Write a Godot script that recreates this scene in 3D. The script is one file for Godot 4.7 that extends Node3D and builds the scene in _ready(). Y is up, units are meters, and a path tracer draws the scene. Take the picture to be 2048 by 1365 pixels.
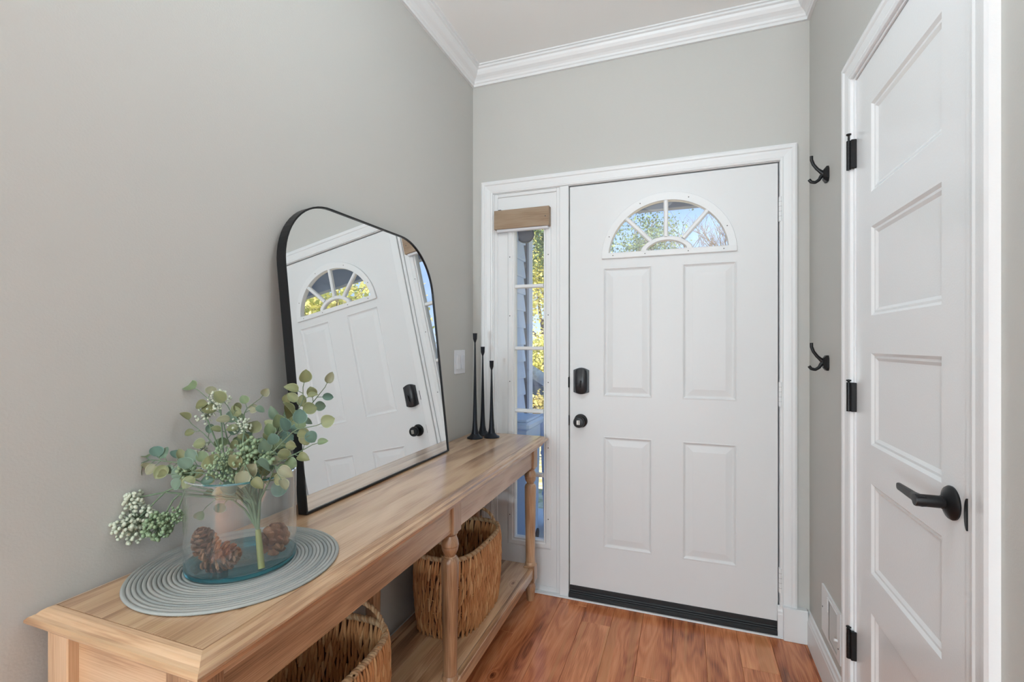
extends Node3D
# An entry hall: front door with fanlight and sidelight, console table with mirror, closet door on the right.
# x runs to the right along the door wall, y up, z towards the viewer; the viewer stands at (0, 1.25, 0).

const XL := -1.062      # left wall face
const XR := 0.492       # right wall face
const ZB := -2.30       # door wall face
const CEIL := 2.70
const FOCAL := 947.0    # focal length in pixels of the 2048 x 1365 frame
const HORIZON := 690.0
const YAW := 0.35027    # turn of the camera to the left

var rng := RandomNumberGenerator.new()
var mats := {}
var used_names := {}
var grain := 2                      # axis that the grain of new wood follows
var grain_off := Vector2.ZERO
var grain_size := Vector2(1, 1)

# ---------------------------------------------------------------- names and metas
func numbered(called: String) -> String:
	var n: int = used_names.get(called, 0)
	used_names[called] = n + 1
	return called if n == 0 else "%s_%03d" % [called, n]

func tag(o: Node, label: String, category: String, group := "") -> Node:
	o.set_meta("label", label)
	o.set_meta("category", category)
	if group != "":
		o.set_meta("group", group)
	return o

func thing(called: String, label: String, category: String, at := Vector3.ZERO, group := "") -> Node3D:
	var o := Node3D.new()
	o.name = numbered(called)
	add_child(o, true)
	o.position = at
	tag(o, label, category, group)
	return o

func structure(called: String, label := "", category := "") -> Node3D:
	var o := Node3D.new()
	o.name = called
	add_child(o, true)
	o.set_meta("kind", "structure")
	if label != "":
		tag(o, label, category)
	return o

func part(called: String, mesh: Mesh, m: Material, parent: Node, at := Transform3D()) -> MeshInstance3D:
	var o := MeshInstance3D.new()
	o.name = called
	o.mesh = mesh
	o.material_override = m
	parent.add_child(o, true)
	o.transform = at
	return o

func done(st: SurfaceTool) -> ArrayMesh:
	st.index()
	return st.commit()

func put(called: String, st: SurfaceTool, m: Material, parent: Node, at := Transform3D()) -> MeshInstance3D:
	return part(called, done(st), m, parent, at)

# ---------------------------------------------------------------- materials
func rgb8(r: int, g: int, b: int) -> Color:
	return Color8(r, g, b)

func mat(key: String, c := Color.WHITE, rough := 0.6, metal := 0.0, spec := 0.5) -> StandardMaterial3D:
	if mats.has(key):
		return mats[key]
	var m := StandardMaterial3D.new()
	m.resource_name = key
	m.albedo_color = c
	m.roughness = rough
	m.metallic = metal
	m.metallic_specular = spec
	mats[key] = m
	return m

func noise(sd: int, freq: float, octaves := 3, kind := FastNoiseLite.TYPE_SIMPLEX_SMOOTH) -> FastNoiseLite:
	var n := FastNoiseLite.new()
	n.seed = sd
	n.noise_type = kind
	n.frequency = freq
	n.fractal_octaves = octaves
	return n

# A wood picture: rows run along the grain. stops is a list of colours from dark to light.
func wood_image(w: int, h: int, wide: float, long: float, sd: int, stops: Array, rings: float, warp: float, stretch: float, streak: Color, streak_share: float, knots: Array) -> ImageTexture:
	var bend := noise(sd, 1.0, 3)
	var tone := noise(sd + 1, 1.0, 2)
	var fibre := noise(sd + 2, 1.0, 3)
	var sap := noise(sd + 3, 1.0, 2)
	var data := PackedByteArray()
	data.resize(w * h * 3)
	var at := 0
	var tint := func(a: float, l: float) -> Color:
		var pull := 0.0
		var dark := 0.0
		for k in knots:
			var dx: float = a - k.x
			var dy: float = (l - k.y) * 0.55
			var r2: float = (dx * dx + dy * dy) / (k.z * k.z)
			if r2 < 9.0:
				pull += exp(-r2) * 2.4
				dark += exp(-r2 * 5.0)
		var b := bend.get_noise_2d(a * 5.0, l * 5.0 * stretch)
		var ring := 0.5 + 0.5 * sin((a * rings + b * warp + pull) * TAU)
		var t := tone.get_noise_2d(a * 6.0, l * 0.8)
		var f := fibre.get_noise_2d(a * 330.0, l * 7.0)
		var v := clampf(0.54 + 0.20 * (ring - 0.5) + 0.46 * t + 0.26 * f - dark * 0.7, 0.0, 1.0)
		var x := v * (stops.size() - 1)
		var n := mini(int(x), stops.size() - 2)
		var c: Color = stops[n].lerp(stops[n + 1], x - n)
		var s := sap.get_noise_2d(a * 13.0 + 5.0, l * 0.55)
		return c.lerp(streak, smoothstep(1.0 - streak_share, 1.0 - streak_share + 0.16, s + 0.5) * 0.6)
	for j in h:
		var l := float(j) / h * long
		# the last stretch passes over into the first, so that the picture repeats along the grain
		var over := smoothstep(0.8, 1.0, float(j) / h)
		for i in w:
			var a := float(i) / w * wide
			var c: Color = tint.call(a, l)
			if over > 0.0:
				c = c.lerp(tint.call(a, l - long), over)
			data[at] = clampi(int(c.r * 255.0), 0, 255)
			data[at + 1] = clampi(int(c.g * 255.0), 0, 255)
			data[at + 2] = clampi(int(c.b * 255.0), 0, 255)
			at += 3
	return ImageTexture.create_from_image(Image.create_from_data(w, h, false, Image.FORMAT_RGB8, data))

func noise_texture(sd: int, freq: float, w := 512, as_normal := false, strength := 4.0, octaves := 4) -> NoiseTexture2D:
	var t := NoiseTexture2D.new()
	t.noise = noise(sd, freq, octaves)
	t.width = w
	t.height = w
	t.seamless = true
	t.as_normal_map = as_normal
	t.bump_strength = strength
	return t

func paint(key: String, c: Color, rough: float, spec: float, relief: float) -> StandardMaterial3D:
	var m := mat(key, c, rough, 0.0, spec)
	m.heightmap_enabled = true
	m.heightmap_texture = mats["roller_relief"]
	m.heightmap_scale = relief
	m.uv1_triplanar = true
	m.uv1_world_triplanar = true
	m.uv1_scale = Vector3(5, 5, 5)
	return m

# ---------------------------------------------------------------- shapes
func mk() -> SurfaceTool:
	var st := SurfaceTool.new()
	st.begin(Mesh.PRIMITIVE_TRIANGLES)
	return st

func uv_of(p: Vector3, n: Vector3) -> Vector2:
	var k := n.abs().max_axis_index()
	var a: float
	var l: float
	if k == grain:
		a = p[(grain + 1) % 3]
		l = p[(grain + 2) % 3] * 0.3
	else:
		a = p[3 - grain - k] + p[k] * 0.31
		l = p[grain]
	return Vector2(a / grain_size.x, l / grain_size.y) + grain_off

func vert(st: SurfaceTool, p: Vector3, n: Vector3) -> void:
	st.set_normal(n)
	st.set_uv(uv_of(p, n))
	st.add_vertex(p)

# Flat polygon (convex), turned so that it faces towards n.
func poly(st: SurfaceTool, pts: Array, n: Vector3) -> void:
	var nn: Vector3 = (pts[1] - pts[0]).cross(pts[2] - pts[0])
	if nn.length() < 1e-12 and pts.size() > 3:
		nn = (pts[2] - pts[0]).cross(pts[3] - pts[0])
	if nn.length() < 1e-14:
		return
	nn = nn.normalized()
	var ccw := nn.dot(n) > 0
	if not ccw:
		nn = -nn
	for i in range(1, pts.size() - 1):
		vert(st, pts[0], nn)
		if ccw:
			vert(st, pts[i + 1], nn)
			vert(st, pts[i], nn)
		else:
			vert(st, pts[i], nn)
			vert(st, pts[i + 1], nn)

# Smooth quad: four points with four normals.
func quad_s(st: SurfaceTool, p: Array, n: Array) -> void:
	var flip: bool = (p[1] - p[0]).cross(p[2] - p[0]).dot(n[0] + n[1] + n[2] + n[3]) > 0
	var order := [0, 2, 1, 0, 3, 2] if flip else [0, 1, 2, 0, 2, 3]
	for k in order:
		vert(st, p[k], n[k])

func box(st: SurfaceTool, c: Vector3, s: Vector3, b := 0.0) -> void:
	var h := s / 2
	b = minf(b, minf(h.x, minf(h.y, h.z)) * 0.99)
	for k in 3:
		var i := (k + 1) % 3
		var j := (k + 2) % 3
		for sg in [-1.0, 1.0]:
			var pts := []
			for q in [[-1, -1], [1, -1], [1, 1], [-1, 1]]:
				var p := Vector3.ZERO
				p[k] = sg * h[k]
				p[i] = q[0] * (h[i] - b)
				p[j] = q[1] * (h[j] - b)
				pts.append(c + p)
			var n := Vector3.ZERO
			n[k] = sg
			poly(st, pts, n)
			if b > 0.0:
				for si in [-1.0, 1.0]:
					var e := []
					for q in [[-1.0, 0], [1.0, 0], [1.0, 1], [-1.0, 1]]:
						var p := Vector3.ZERO
						p[k] = sg * (h[k] if q[1] == 0 else h[k] - b)
						p[i] = si * (h[i] - b if q[1] == 0 else h[i])
						p[j] = q[0] * (h[j] - b)
						e.append(c + p)
					var en := Vector3.ZERO
					en[k] = sg
					en[i] = si
					poly(st, e, en)
	if b > 0.0:
		for x in [-1.0, 1.0]:
			for y in [-1.0, 1.0]:
				for z in [-1.0, 1.0]:
					poly(st, [c + Vector3(x * h.x, y * (h.y - b), z * (h.z - b)), c + Vector3(x * (h.x - b), y * h.y, z * (h.z - b)), c + Vector3(x * (h.x - b), y * (h.y - b), z * h.z)], Vector3(x, y, z))

func box_between(st: SurfaceTool, a: Vector3, b: Vector3, bevel := 0.0) -> void:
	box(st, (a + b) / 2, (b - a).abs(), bevel)

func block(called: String, a: Vector3, b: Vector3, m: Material, parent: Node, bevel := 0.0) -> MeshInstance3D:
	var st := mk()
	box_between(st, a, b, bevel)
	return put(called, st, m, parent)

# A moulding: the closed outline prof (a, b) runs from p0 to p1; a along across, b along up. shift0 and shift1 slide the ends by a, for mitres.
func moulding(st: SurfaceTool, prof: Array, p0: Vector3, p1: Vector3, across: Vector3, up: Vector3, shift0 := 0.0, shift1 := 0.0) -> void:
	var dir := (p1 - p0).normalized()
	var area := 0.0
	for i in prof.size():
		var a: Vector2 = prof[i]
		var b: Vector2 = prof[(i + 1) % prof.size()]
		area += a.x * b.y - b.x * a.y
	var sgn := 1.0 if area > 0 else -1.0
	var first := []
	var last := PackedVector2Array()
	for i in prof.size():
		var a: Vector2 = prof[i]
		var b: Vector2 = prof[(i + 1) % prof.size()]
		last.append(a)
		if a.distance_to(b) < 1e-7:
			continue
		var n := across * (b.y - a.y) * sgn - up * (b.x - a.x) * sgn
		var a0 := p0 + across * a.x + up * a.y + dir * shift0 * a.x
		var b0 := p0 + across * b.x + up * b.y + dir * shift0 * b.x
		var a1 := p1 + across * a.x + up * a.y + dir * shift1 * a.x
		var b1 := p1 + across * b.x + up * b.y + dir * shift1 * b.x
		poly(st, [a0, b0, b1, a1], n)
	var tris := Geometry2D.triangulate_polygon(last)
	for e in 2:
		var o: Vector3 = p0 if e == 0 else p1
		var sh: float = shift0 if e == 0 else shift1
		for t in range(0, tris.size(), 3):
			var q := []
			for k in 3:
				var v := last[tris[t + k]]
				q.append(o + across * v.x + up * v.y + dir * sh * v.x)
			poly(st, q, dir if e == 1 else -dir)

# Lathe round the y axis through c: prof holds (radius, height); corners sharper than 40 degrees stay sharp.
func lathe(st: SurfaceTool, prof: Array, seg: int, c := Vector3.ZERO, squash := Vector3.ONE) -> void:
	var ns := []
	for i in prof.size() - 1:
		var d: Vector2 = prof[i + 1] - prof[i]
		ns.append(Vector2(d.y, -d.x).normalized())
	for i in prof.size() - 1:
		var na: Vector2 = ns[i]
		var nb: Vector2 = ns[i]
		if i > 0 and ns[i].dot(ns[i - 1]) > 0.76:
			na = (ns[i] + ns[i - 1]).normalized()
		if i < ns.size() - 1 and ns[i].dot(ns[i + 1]) > 0.76:
			nb = (ns[i] + ns[i + 1]).normalized()
		var p: Vector2 = prof[i]
		var q: Vector2 = prof[i + 1]
		for k in seg:
			var a0 := TAU * k / seg
			var a1 := TAU * (k + 1) / seg
			var u0 := Vector3(cos(a0), 0, sin(a0))
			var u1 := Vector3(cos(a1), 0, sin(a1))
			var up := Vector3.UP
			var P := [u0 * p.x + up * p.y, u1 * p.x + up * p.y, u1 * q.x + up * q.y, u0 * q.x + up * q.y]
			var N := [u0 * na.x + up * na.y, u1 * na.x + up * na.y, u1 * nb.x + up * nb.y, u0 * nb.x + up * nb.y]
			for m in 4:
				P[m] = c + P[m] * squash
			quad_s(st, P, N)

# Tube along pts with a radius at each point; flat squashes the section.
func tube(st: SurfaceTool, pts: Array, radii: Array, sides := 8, closed := false, caps := true, flat := 1.0, start := Vector3.ZERO) -> void:
	var n := pts.size()
	var side := start
	var frames := []
	for i in n:
		var t: Vector3
		if closed:
			t = (pts[(i + 1) % n] - pts[(i - 1 + n) % n]).normalized()
		else:
			t = (pts[mini(i + 1, n - 1)] - pts[maxi(i - 1, 0)]).normalized()
		if side == Vector3.ZERO:
			side = t.cross(Vector3.UP if absf(t.y) < 0.9 else Vector3.RIGHT).normalized()
		side = (side - t * side.dot(t)).normalized()
		frames.append([side, t.cross(side).normalized(), t])
	for i in (n if closed else n - 1):
		var j := (i + 1) % n
		for k in sides:
			var P := []
			var N := []
			for q in [[i, k], [i, k + 1], [j, k + 1], [j, k]]:
				var an: float = TAU * q[1] / sides
				var fr: Array = frames[q[0]]
				var d: Vector3 = fr[0] * cos(an) + fr[1] * sin(an) * flat
				var rad: float = radii[q[0]] if q[0] < radii.size() else radii[-1]
				P.append(pts[q[0]] + d * rad)
				N.append((fr[0] * cos(an) * flat + fr[1] * sin(an)).normalized())
			quad_s(st, P, N)
	if caps and not closed:
		for e in 2:
			var i: int = 0 if e == 0 else n - 1
			var ring := []
			for k in sides:
				var an := TAU * k / sides
				ring.append(pts[i] + (frames[i][0] * cos(an) + frames[i][1] * sin(an) * flat) * (radii[i] if i < radii.size() else radii[-1]))
			poly(st, ring, frames[i][2] * (1.0 if e == 1 else -1.0))

func ball(st: SurfaceTool, c: Vector3, r: Vector3, seg := 10, rows := 6) -> void:
	var prof := []
	for i in rows + 1:
		var a := -PI / 2 + PI * i / rows
		prof.append(Vector2(maxf(cos(a), 0.0005), sin(a)))
	lathe(st, prof, seg, c, r)

# Rectangular ring stack seen from +n: rings given by (inset, depth) inside the rectangle (x0, y0)-(x1, y1); the last is filled.
func panel(st: SurfaceTool, o: Vector3, ex: Vector3, ey: Vector3, n: Vector3, r: Rect2, rings: Array) -> void:
	var loops := []
	for q in rings:
		var a := r.grow(-q.x)
		var l := []
		for p in [a.position, a.position + Vector2(a.size.x, 0), a.end, a.position + Vector2(0, a.size.y)]:
			l.append(o + ex * p.x + ey * p.y + n * q.y)
		loops.append(l)
	for i in loops.size() - 1:
		for k in 4:
			poly(st, [loops[i][k], loops[i][(k + 1) % 4], loops[i + 1][(k + 1) % 4], loops[i + 1][k]], n)
	poly(st, loops[-1], n)

# Flat sheet with rectangular holes, as rectangles of a grid.
func sheet(st: SurfaceTool, o: Vector3, ex: Vector3, ey: Vector3, n: Vector3, whole: Rect2, holes: Array) -> void:
	var xs := [whole.position.x, whole.end.x]
	var ys := [whole.position.y, whole.end.y]
	for h in holes:
		xs.append_array([h.position.x, h.end.x])
		ys.append_array([h.position.y, h.end.y])
	xs.sort()
	ys.sort()
	for i in xs.size() - 1:
		for j in ys.size() - 1:
			if xs[i + 1] - xs[i] < 1e-6 or ys[j + 1] - ys[j] < 1e-6:
				continue
			var mid := Vector2((xs[i] + xs[i + 1]) / 2, (ys[j] + ys[j + 1]) / 2)
			if holes.any(func(h): return h.has_point(mid)):
				continue
			poly(st, [o + ex * xs[i] + ey * ys[j], o + ex * xs[i + 1] + ey * ys[j], o + ex * xs[i + 1] + ey * ys[j + 1], o + ex * xs[i] + ey * ys[j + 1]], n)

# A point of the place: the spot that lies at this depth along the sight line through (u, v).
func at(u: float, v: float, depth: float) -> Vector3:
	var x := (u - 1024.0) / FOCAL * depth
	var y := (HORIZON - v) / FOCAL * depth
	return Vector3(x * cos(YAW) - depth * sin(YAW), 1.25 + y, -x * sin(YAW) - depth * cos(YAW))

func disc(st: SurfaceTool, c: Vector3, n: Vector3, r: float, thick: float, seg := 10) -> void:
	tube(st, [c, c + n * thick], [r, r], seg)

# ================================================================ the scene
func _ready() -> void:
	rng.seed = 20
	make_camera_and_light()
	make_materials()
	make_room()
	make_lamps()
	make_front_door()
	make_sidelight()
	make_closet_door()
	make_table()
	make_mirror()
	make_baskets()
	make_placemat_and_vase()
	make_bouquet()
	make_small_things()
	make_outside()

func make_camera_and_light() -> void:
	var cam := Camera3D.new()
	cam.name = "camera"
	cam.projection = Camera3D.PROJECTION_FRUSTUM
	cam.near = 0.05
	cam.far = 300.0
	cam.size = 0.05 * 1365.0 / FOCAL
	cam.frustum_offset = Vector2(0, 0.05 * (HORIZON - 682.5) / FOCAL)
	add_child(cam)
	cam.position = Vector3(0, 1.25, 0)
	cam.rotation.y = YAW
	cam.current = true

	var env := Environment.new()
	var sky_mat := ProceduralSkyMaterial.new()
	sky_mat.sky_top_color = rgb8(98, 154, 226)
	sky_mat.sky_horizon_color = rgb8(206, 226, 248)
	sky_mat.sky_curve = 0.16
	sky_mat.ground_bottom_color = rgb8(120, 118, 105)
	sky_mat.ground_horizon_color = rgb8(170, 175, 175)
	sky_mat.sun_angle_max = 1.0
	sky_mat.energy_multiplier = 1.5
	var clouds := noise(77, 1.0, 5)
	var img := Image.create(1024, 512, false, Image.FORMAT_RGBA8)
	for j in 256:
		var el := PI / 2 - PI * (j + 0.5) / 512.0
		for i in 1024:
			var az := TAU * (i + 0.5) / 1024.0
			var d := Vector3(cos(el) * cos(az), sin(el) * 2.2, cos(el) * sin(az)) * 1.9
			var c := smoothstep(0.02, 0.5, clouds.get_noise_3dv(d))
			img.set_pixel(i, j, Color(0.55, 0.55, 0.56, c * 0.7))
	sky_mat.sky_cover = ImageTexture.create_from_image(img)
	env.background_mode = Environment.BG_SKY
	env.sky = Sky.new()
	env.sky.sky_material = sky_mat
	env.tonemap_mode = Environment.TONE_MAPPER_LINEAR
	env.tonemap_exposure = 0.97
	env.sdfgi_enabled = true
	env.ssao_enabled = true
	env.ssil_enabled = true
	var we := WorldEnvironment.new()
	we.name = "surroundings"
	we.environment = env
	add_child(we)

	# low winter sun from behind the house, lighting the trees in front of it
	var sun := DirectionalLight3D.new()
	sun.name = "sun"
	sun.light_color = Color(1.0, 0.93, 0.80)
	sun.light_energy = 3.8
	sun.light_angular_distance = 0.5
	sun.shadow_enabled = true
	add_child(sun)
	sun.look_at_from_position(Vector3(5.0, 12.0, 6.5), Vector3.ZERO)

	# globe floor lamps and a bowl lamp in the room behind the viewer; the fittings are built in make_lamps()
	for p in LAMPS:
		var l := OmniLight3D.new()
		l.name = "room_lamp_light"
		l.light_size = p.r
		l.light_energy = p.e
		l.light_color = Color(0.885, 0.957, 0.995)
		l.omni_range = 30.0
		l.omni_attenuation = 2.0
		l.shadow_enabled = true
		add_child(l, true)
		l.position = Vector3(p.x, p.y + (0.03 if p.kind == "bowl" else 0.0), p.z)

const LAMPS := [
	{"x": -0.70, "y": 0.95, "z": 2.60, "e": 4.6, "r": 0.18, "kind": "floor", "label": "globe floor lamp near the left wall behind the viewer"},
	{"x": 0.50, "y": 2.20, "z": 2.10, "e": 5.0, "r": 0.08, "kind": "bowl", "label": "white hanging bowl lamp in the room behind the viewer"},
	{"x": -0.20, "y": 2.40, "z": -0.95, "e": 0.24, "r": 0.14, "kind": "globe", "label": "white globe ceiling lamp over the hall above the viewer"},
]

func make_materials() -> void:
	mats["roller_relief"] = noise_texture(3, 0.06, 512, false, 1.0, 4)
	paint("wall_paint", rgb8(199, 197, 192), 0.55, 0.4, 0.02)
	paint("ceiling_paint", rgb8(246, 246, 244), 0.8, 0.3, 0.02)
	paint("trim_paint", rgb8(234, 234, 234), 0.38, 0.5, 0.006)
	paint("door_paint", rgb8(228, 228, 228), 0.42, 0.5, 0.008)
	paint("gloss_paint", rgb8(242, 242, 243), 0.2, 0.5, 0.012)
	mat("black_metal", rgb8(24, 24, 26), 0.38, 0.3)
	mat("black_iron", rgb8(26, 30, 38), 0.32, 0.35)
	mat("black_plastic", rgb8(38, 38, 42), 0.35)
	mat("dark_rubber", rgb8(34, 35, 37), 0.55)
	mat("white_plastic", rgb8(232, 232, 236), 0.3)
	mat("screw", rgb8(88, 86, 82), 0.4, 0.6)
	mat("nickel", rgb8(190, 188, 184), 0.3, 1.0)
	mat("gap_dark", rgb8(60, 58, 56), 0.8)
	var pane := mat("window_glass", rgb8(235, 240, 242), 0.02, 0.0, 0.5)
	pane.transparency = BaseMaterial3D.TRANSPARENCY_ALPHA
	pane.albedo_color.a = 0.03

	var table_tex := wood_image(768, 1024, 0.5, 1.6, 11, [rgb8(108, 78, 54), rgb8(166, 128, 97), rgb8(206, 172, 140), rgb8(222, 192, 162)], 8.0, 1.6, 0.2, rgb8(214, 182, 146), 0.3, [Vector3(0.12, 0.33, 0.014), Vector3(0.38, 0.98, 0.012), Vector3(0.27, 1.42, 0.01)])
	for k in 3:
		var m := mat("table_wood_%d" % k, [rgb8(246, 240, 236), rgb8(255, 248, 238), rgb8(232, 222, 214)][k], 0.34, 0.0, 0.5)
		m.albedo_texture = table_tex
		m.clearcoat_enabled = true
		m.clearcoat = 1.0
		m.clearcoat_roughness = 0.26
	var floor_tex := wood_image(1024, 1024, 0.54, 2.16, 31, [rgb8(92, 50, 32), rgb8(178, 108, 70), rgb8(220, 146, 100), rgb8(240, 176, 126)], 8.0, 3.8, 0.2, rgb8(206, 146, 98), 0.16, [Vector3(0.1, 0.5, 0.02), Vector3(0.36, 1.2, 0.018), Vector3(0.22, 1.8, 0.022), Vector3(0.45, 0.3, 0.016)])
	for k in 4:
		var m := mat("floor_wood_%d" % k, [rgb8(255, 248, 244), rgb8(235, 222, 215), rgb8(255, 255, 250), rgb8(244, 230, 222)][k], 0.2, 0.0, 0.5)
		m.albedo_texture = floor_tex

# ---------------------------------------------------------------- the room
func make_room() -> void:
	var wall: Material = mats.wall_paint
	var trim: Material = mats.trim_paint
	# floor: a screed with planks along z
	var floor_ := structure("floor")
	block("subfloor", Vector3(XL - 0.12, -0.12, ZB - 0.02), Vector3(4.12, -0.012, 4.32), mats.gap_dark, floor_)
	grain = 2
	grain_size = Vector2(0.54, 2.16)
	var x := -1.091
	var col := 0
	while x < 4.0:
		var z := 4.2 - fmod(col * 0.47 + 0.31, 1.22)
		if col == 4:
			z = -1.0 + 1.22 * 4 - 0.02
		var z1 := 4.2
		if x > XR - 0.1:
			pass
		while z1 > ZB + 0.02:
			var z0 := maxf(z, ZB - 0.0)
			if z0 < z1:
				var st := mk()
				grain_off = Vector2(rng.randf(), rng.randf())
				var w := 0.130
				box_between(st, Vector3(x + 0.0003, -0.012, z0 + 0.0003), Vector3(x + w - 0.0003, 0.0, z1 - 0.0003), 0.0012)
				put("plank", st, mats["floor_wood_%d" % rng.randi_range(0, 3)], floor_)
			z1 = z0
			z -= 1.22
		x += 0.130
		col += 1
	grain_off = Vector2.ZERO
	grain_size = Vector2.ONE

	var ceiling := structure("ceiling")
	block("ceiling_board", Vector3(XL - 0.12, CEIL, ZB - 0.14), Vector3(4.12, CEIL + 0.12, 4.32), mats.ceiling_paint, ceiling)

	var wl := structure("wall_left")
	block("wall_board", Vector3(XL - 0.12, -0.12, ZB - 0.14), Vector3(XL, CEIL, 4.32), wall, wl)

	# wall with the front door: pieces round the opening
	var wb := structure("wall_back")
	block("wall_board", Vector3(XL, -0.12, ZB - 0.14), Vector3(-0.975, CEIL, ZB), wall, wb)
	block("wall_board", Vector3(0.412, -0.12, ZB - 0.14), Vector3(XR, CEIL, ZB), wall, wb)
	block("wall_board", Vector3(-0.975, 2.068, ZB - 0.14), Vector3(0.412, CEIL, ZB), wall, wb)

	# wall with the closet door
	var wr := structure("wall_right")
	block("wall_board", Vector3(XR + 0.055, -0.12, ZB - 0.14), Vector3(XR + 0.16, CEIL, 0.35), wall, wr)
	block("wall_board", Vector3(XR, -0.12, ZB - 0.14), Vector3(XR + 0.055, CEIL, -1.738), wall, wr)
	block("wall_board", Vector3(XR, -0.12, -1.078), Vector3(XR + 0.055, CEIL, 0.35), wall, wr)
	block("wall_board", Vector3(XR, 2.078, -1.738), Vector3(XR + 0.055, CEIL, -1.078), wall, wr)

	# the living room that opens behind the viewer
	var ws := structure("wall_side")
	block("wall_board", Vector3(XR + 0.16, -0.12, 0.23), Vector3(4.12, CEIL, 0.35), wall, ws)
	var we := structure("wall_end")
	block("wall_board", Vector3(4.0, -0.12, 0.35), Vector3(4.12, CEIL, 4.32), wall, we)
	var wq := structure("wall_rear")
	var zr := 4.2
	block("wall_board", Vector3(XL, -0.12, zr), Vector3(-0.2, CEIL, zr + 0.12), wall, wq)
	block("wall_board", Vector3(3.0, -0.12, zr), Vector3(4.0, CEIL, zr + 0.12), wall, wq)
	block("wall_board", Vector3(-0.2, 2.15, zr), Vector3(3.0, CEIL, zr + 0.12), wall, wq)
	block("wall_board", Vector3(-0.2, -0.12, zr), Vector3(3.0, 0.3, zr + 0.12), wall, wq)
	var rw := structure("window_2")
	for q in [[-0.2, -0.14], [0.87, 0.93], [1.87, 1.93], [2.94, 3.0]]:
		block("window_frame", Vector3(q[0], 0.3, zr + 0.02), Vector3(q[1], 2.15, zr + 0.1), trim, rw)
	for q in [[0.3, 0.36], [2.09, 2.15]]:
		block("window_frame", Vector3(-0.2, q[0], zr + 0.025), Vector3(3.0, q[1], zr + 0.095), trim, rw)
	for q in [[-0.14, 0.87], [0.93, 1.87], [1.93, 2.94]]:
		block("pane", Vector3(q[0], 0.36, zr + 0.058), Vector3(q[1], 2.09, zr + 0.062), mats.window_glass, rw)

	# crown moulding
	var crown := [Vector2(0, 0), Vector2(0.012, 0), Vector2(0.012, 0.012), Vector2(0.017, 0.016), Vector2(0.019, 0.024), Vector2(0.026, 0.032), Vector2(0.040, 0.042), Vector2(0.048, 0.054), Vector2(0.052, 0.064), Vector2(0.060, 0.068), Vector2(0.060, 0.076), Vector2(0.068, 0.078), Vector2(0.068, 0.084), Vector2(0, 0.084)]
	var y := CEIL - 0.084
	var runs := [["trim_1", Vector3(XL, y, ZB), Vector3(XR, y, ZB), Vector3(0, 0, 1), 1.0, -1.0], ["trim_2", Vector3(XL, y, ZB), Vector3(XL, y, 4.2), Vector3(1, 0, 0), 1.0, 0.0], ["trim_3", Vector3(XR, y, ZB), Vector3(XR, y, 0.35), Vector3(-1, 0, 0), 1.0, 0.0]]
	for r in runs:
		var o := structure(r[0])
		var st := mk()
		moulding(st, crown, r[1], r[2], r[3], Vector3.UP, r[4], r[5])
		put("crown_moulding", st, trim, o)

	# baseboards
	var base := [Vector2(0, 0), Vector2(0.014, 0), Vector2(0.014, 0.098), Vector2(0.012, 0.104), Vector2(0.012, 0.112), Vector2(0.008, 0.120), Vector2(0.006, 0.132), Vector2(0.0, 0.134)]
	var lines := [["baseboard_left", Vector3(XL, 0, ZB), Vector3(XL, 0, 4.2), Vector3(1, 0, 0), 0.0], ["baseboard_right", Vector3(XR, 0, ZB), Vector3(XR, 0, -1.812), Vector3(-1, 0, 0), 0.0], ["baseboard_side", Vector3(XR, 0, -1.015), Vector3(XR, 0, 0.35), Vector3(-1, 0, 0), 0.0]]
	for r in lines:
		var o := structure(r[0])
		var st := mk()
		moulding(st, base, r[1], r[2], r[3], Vector3.UP, 0.0, r[4])
		put("board", st, trim, o)
	var bb := structure("baseboard_back")
	var st2 := mk()
	moulding(st2, base, Vector3(0.372, 0, ZB), Vector3(XR - 0.012, 0, ZB), Vector3(0, 0, 1), Vector3.UP)
	for p in [Vector3(0.436, 0.07, ZB + 0.016)]:
		box(st2, p, Vector3(0.09, 0.14, 0.03), 0.002)
	put("board", st2, trim, bb)

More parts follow.
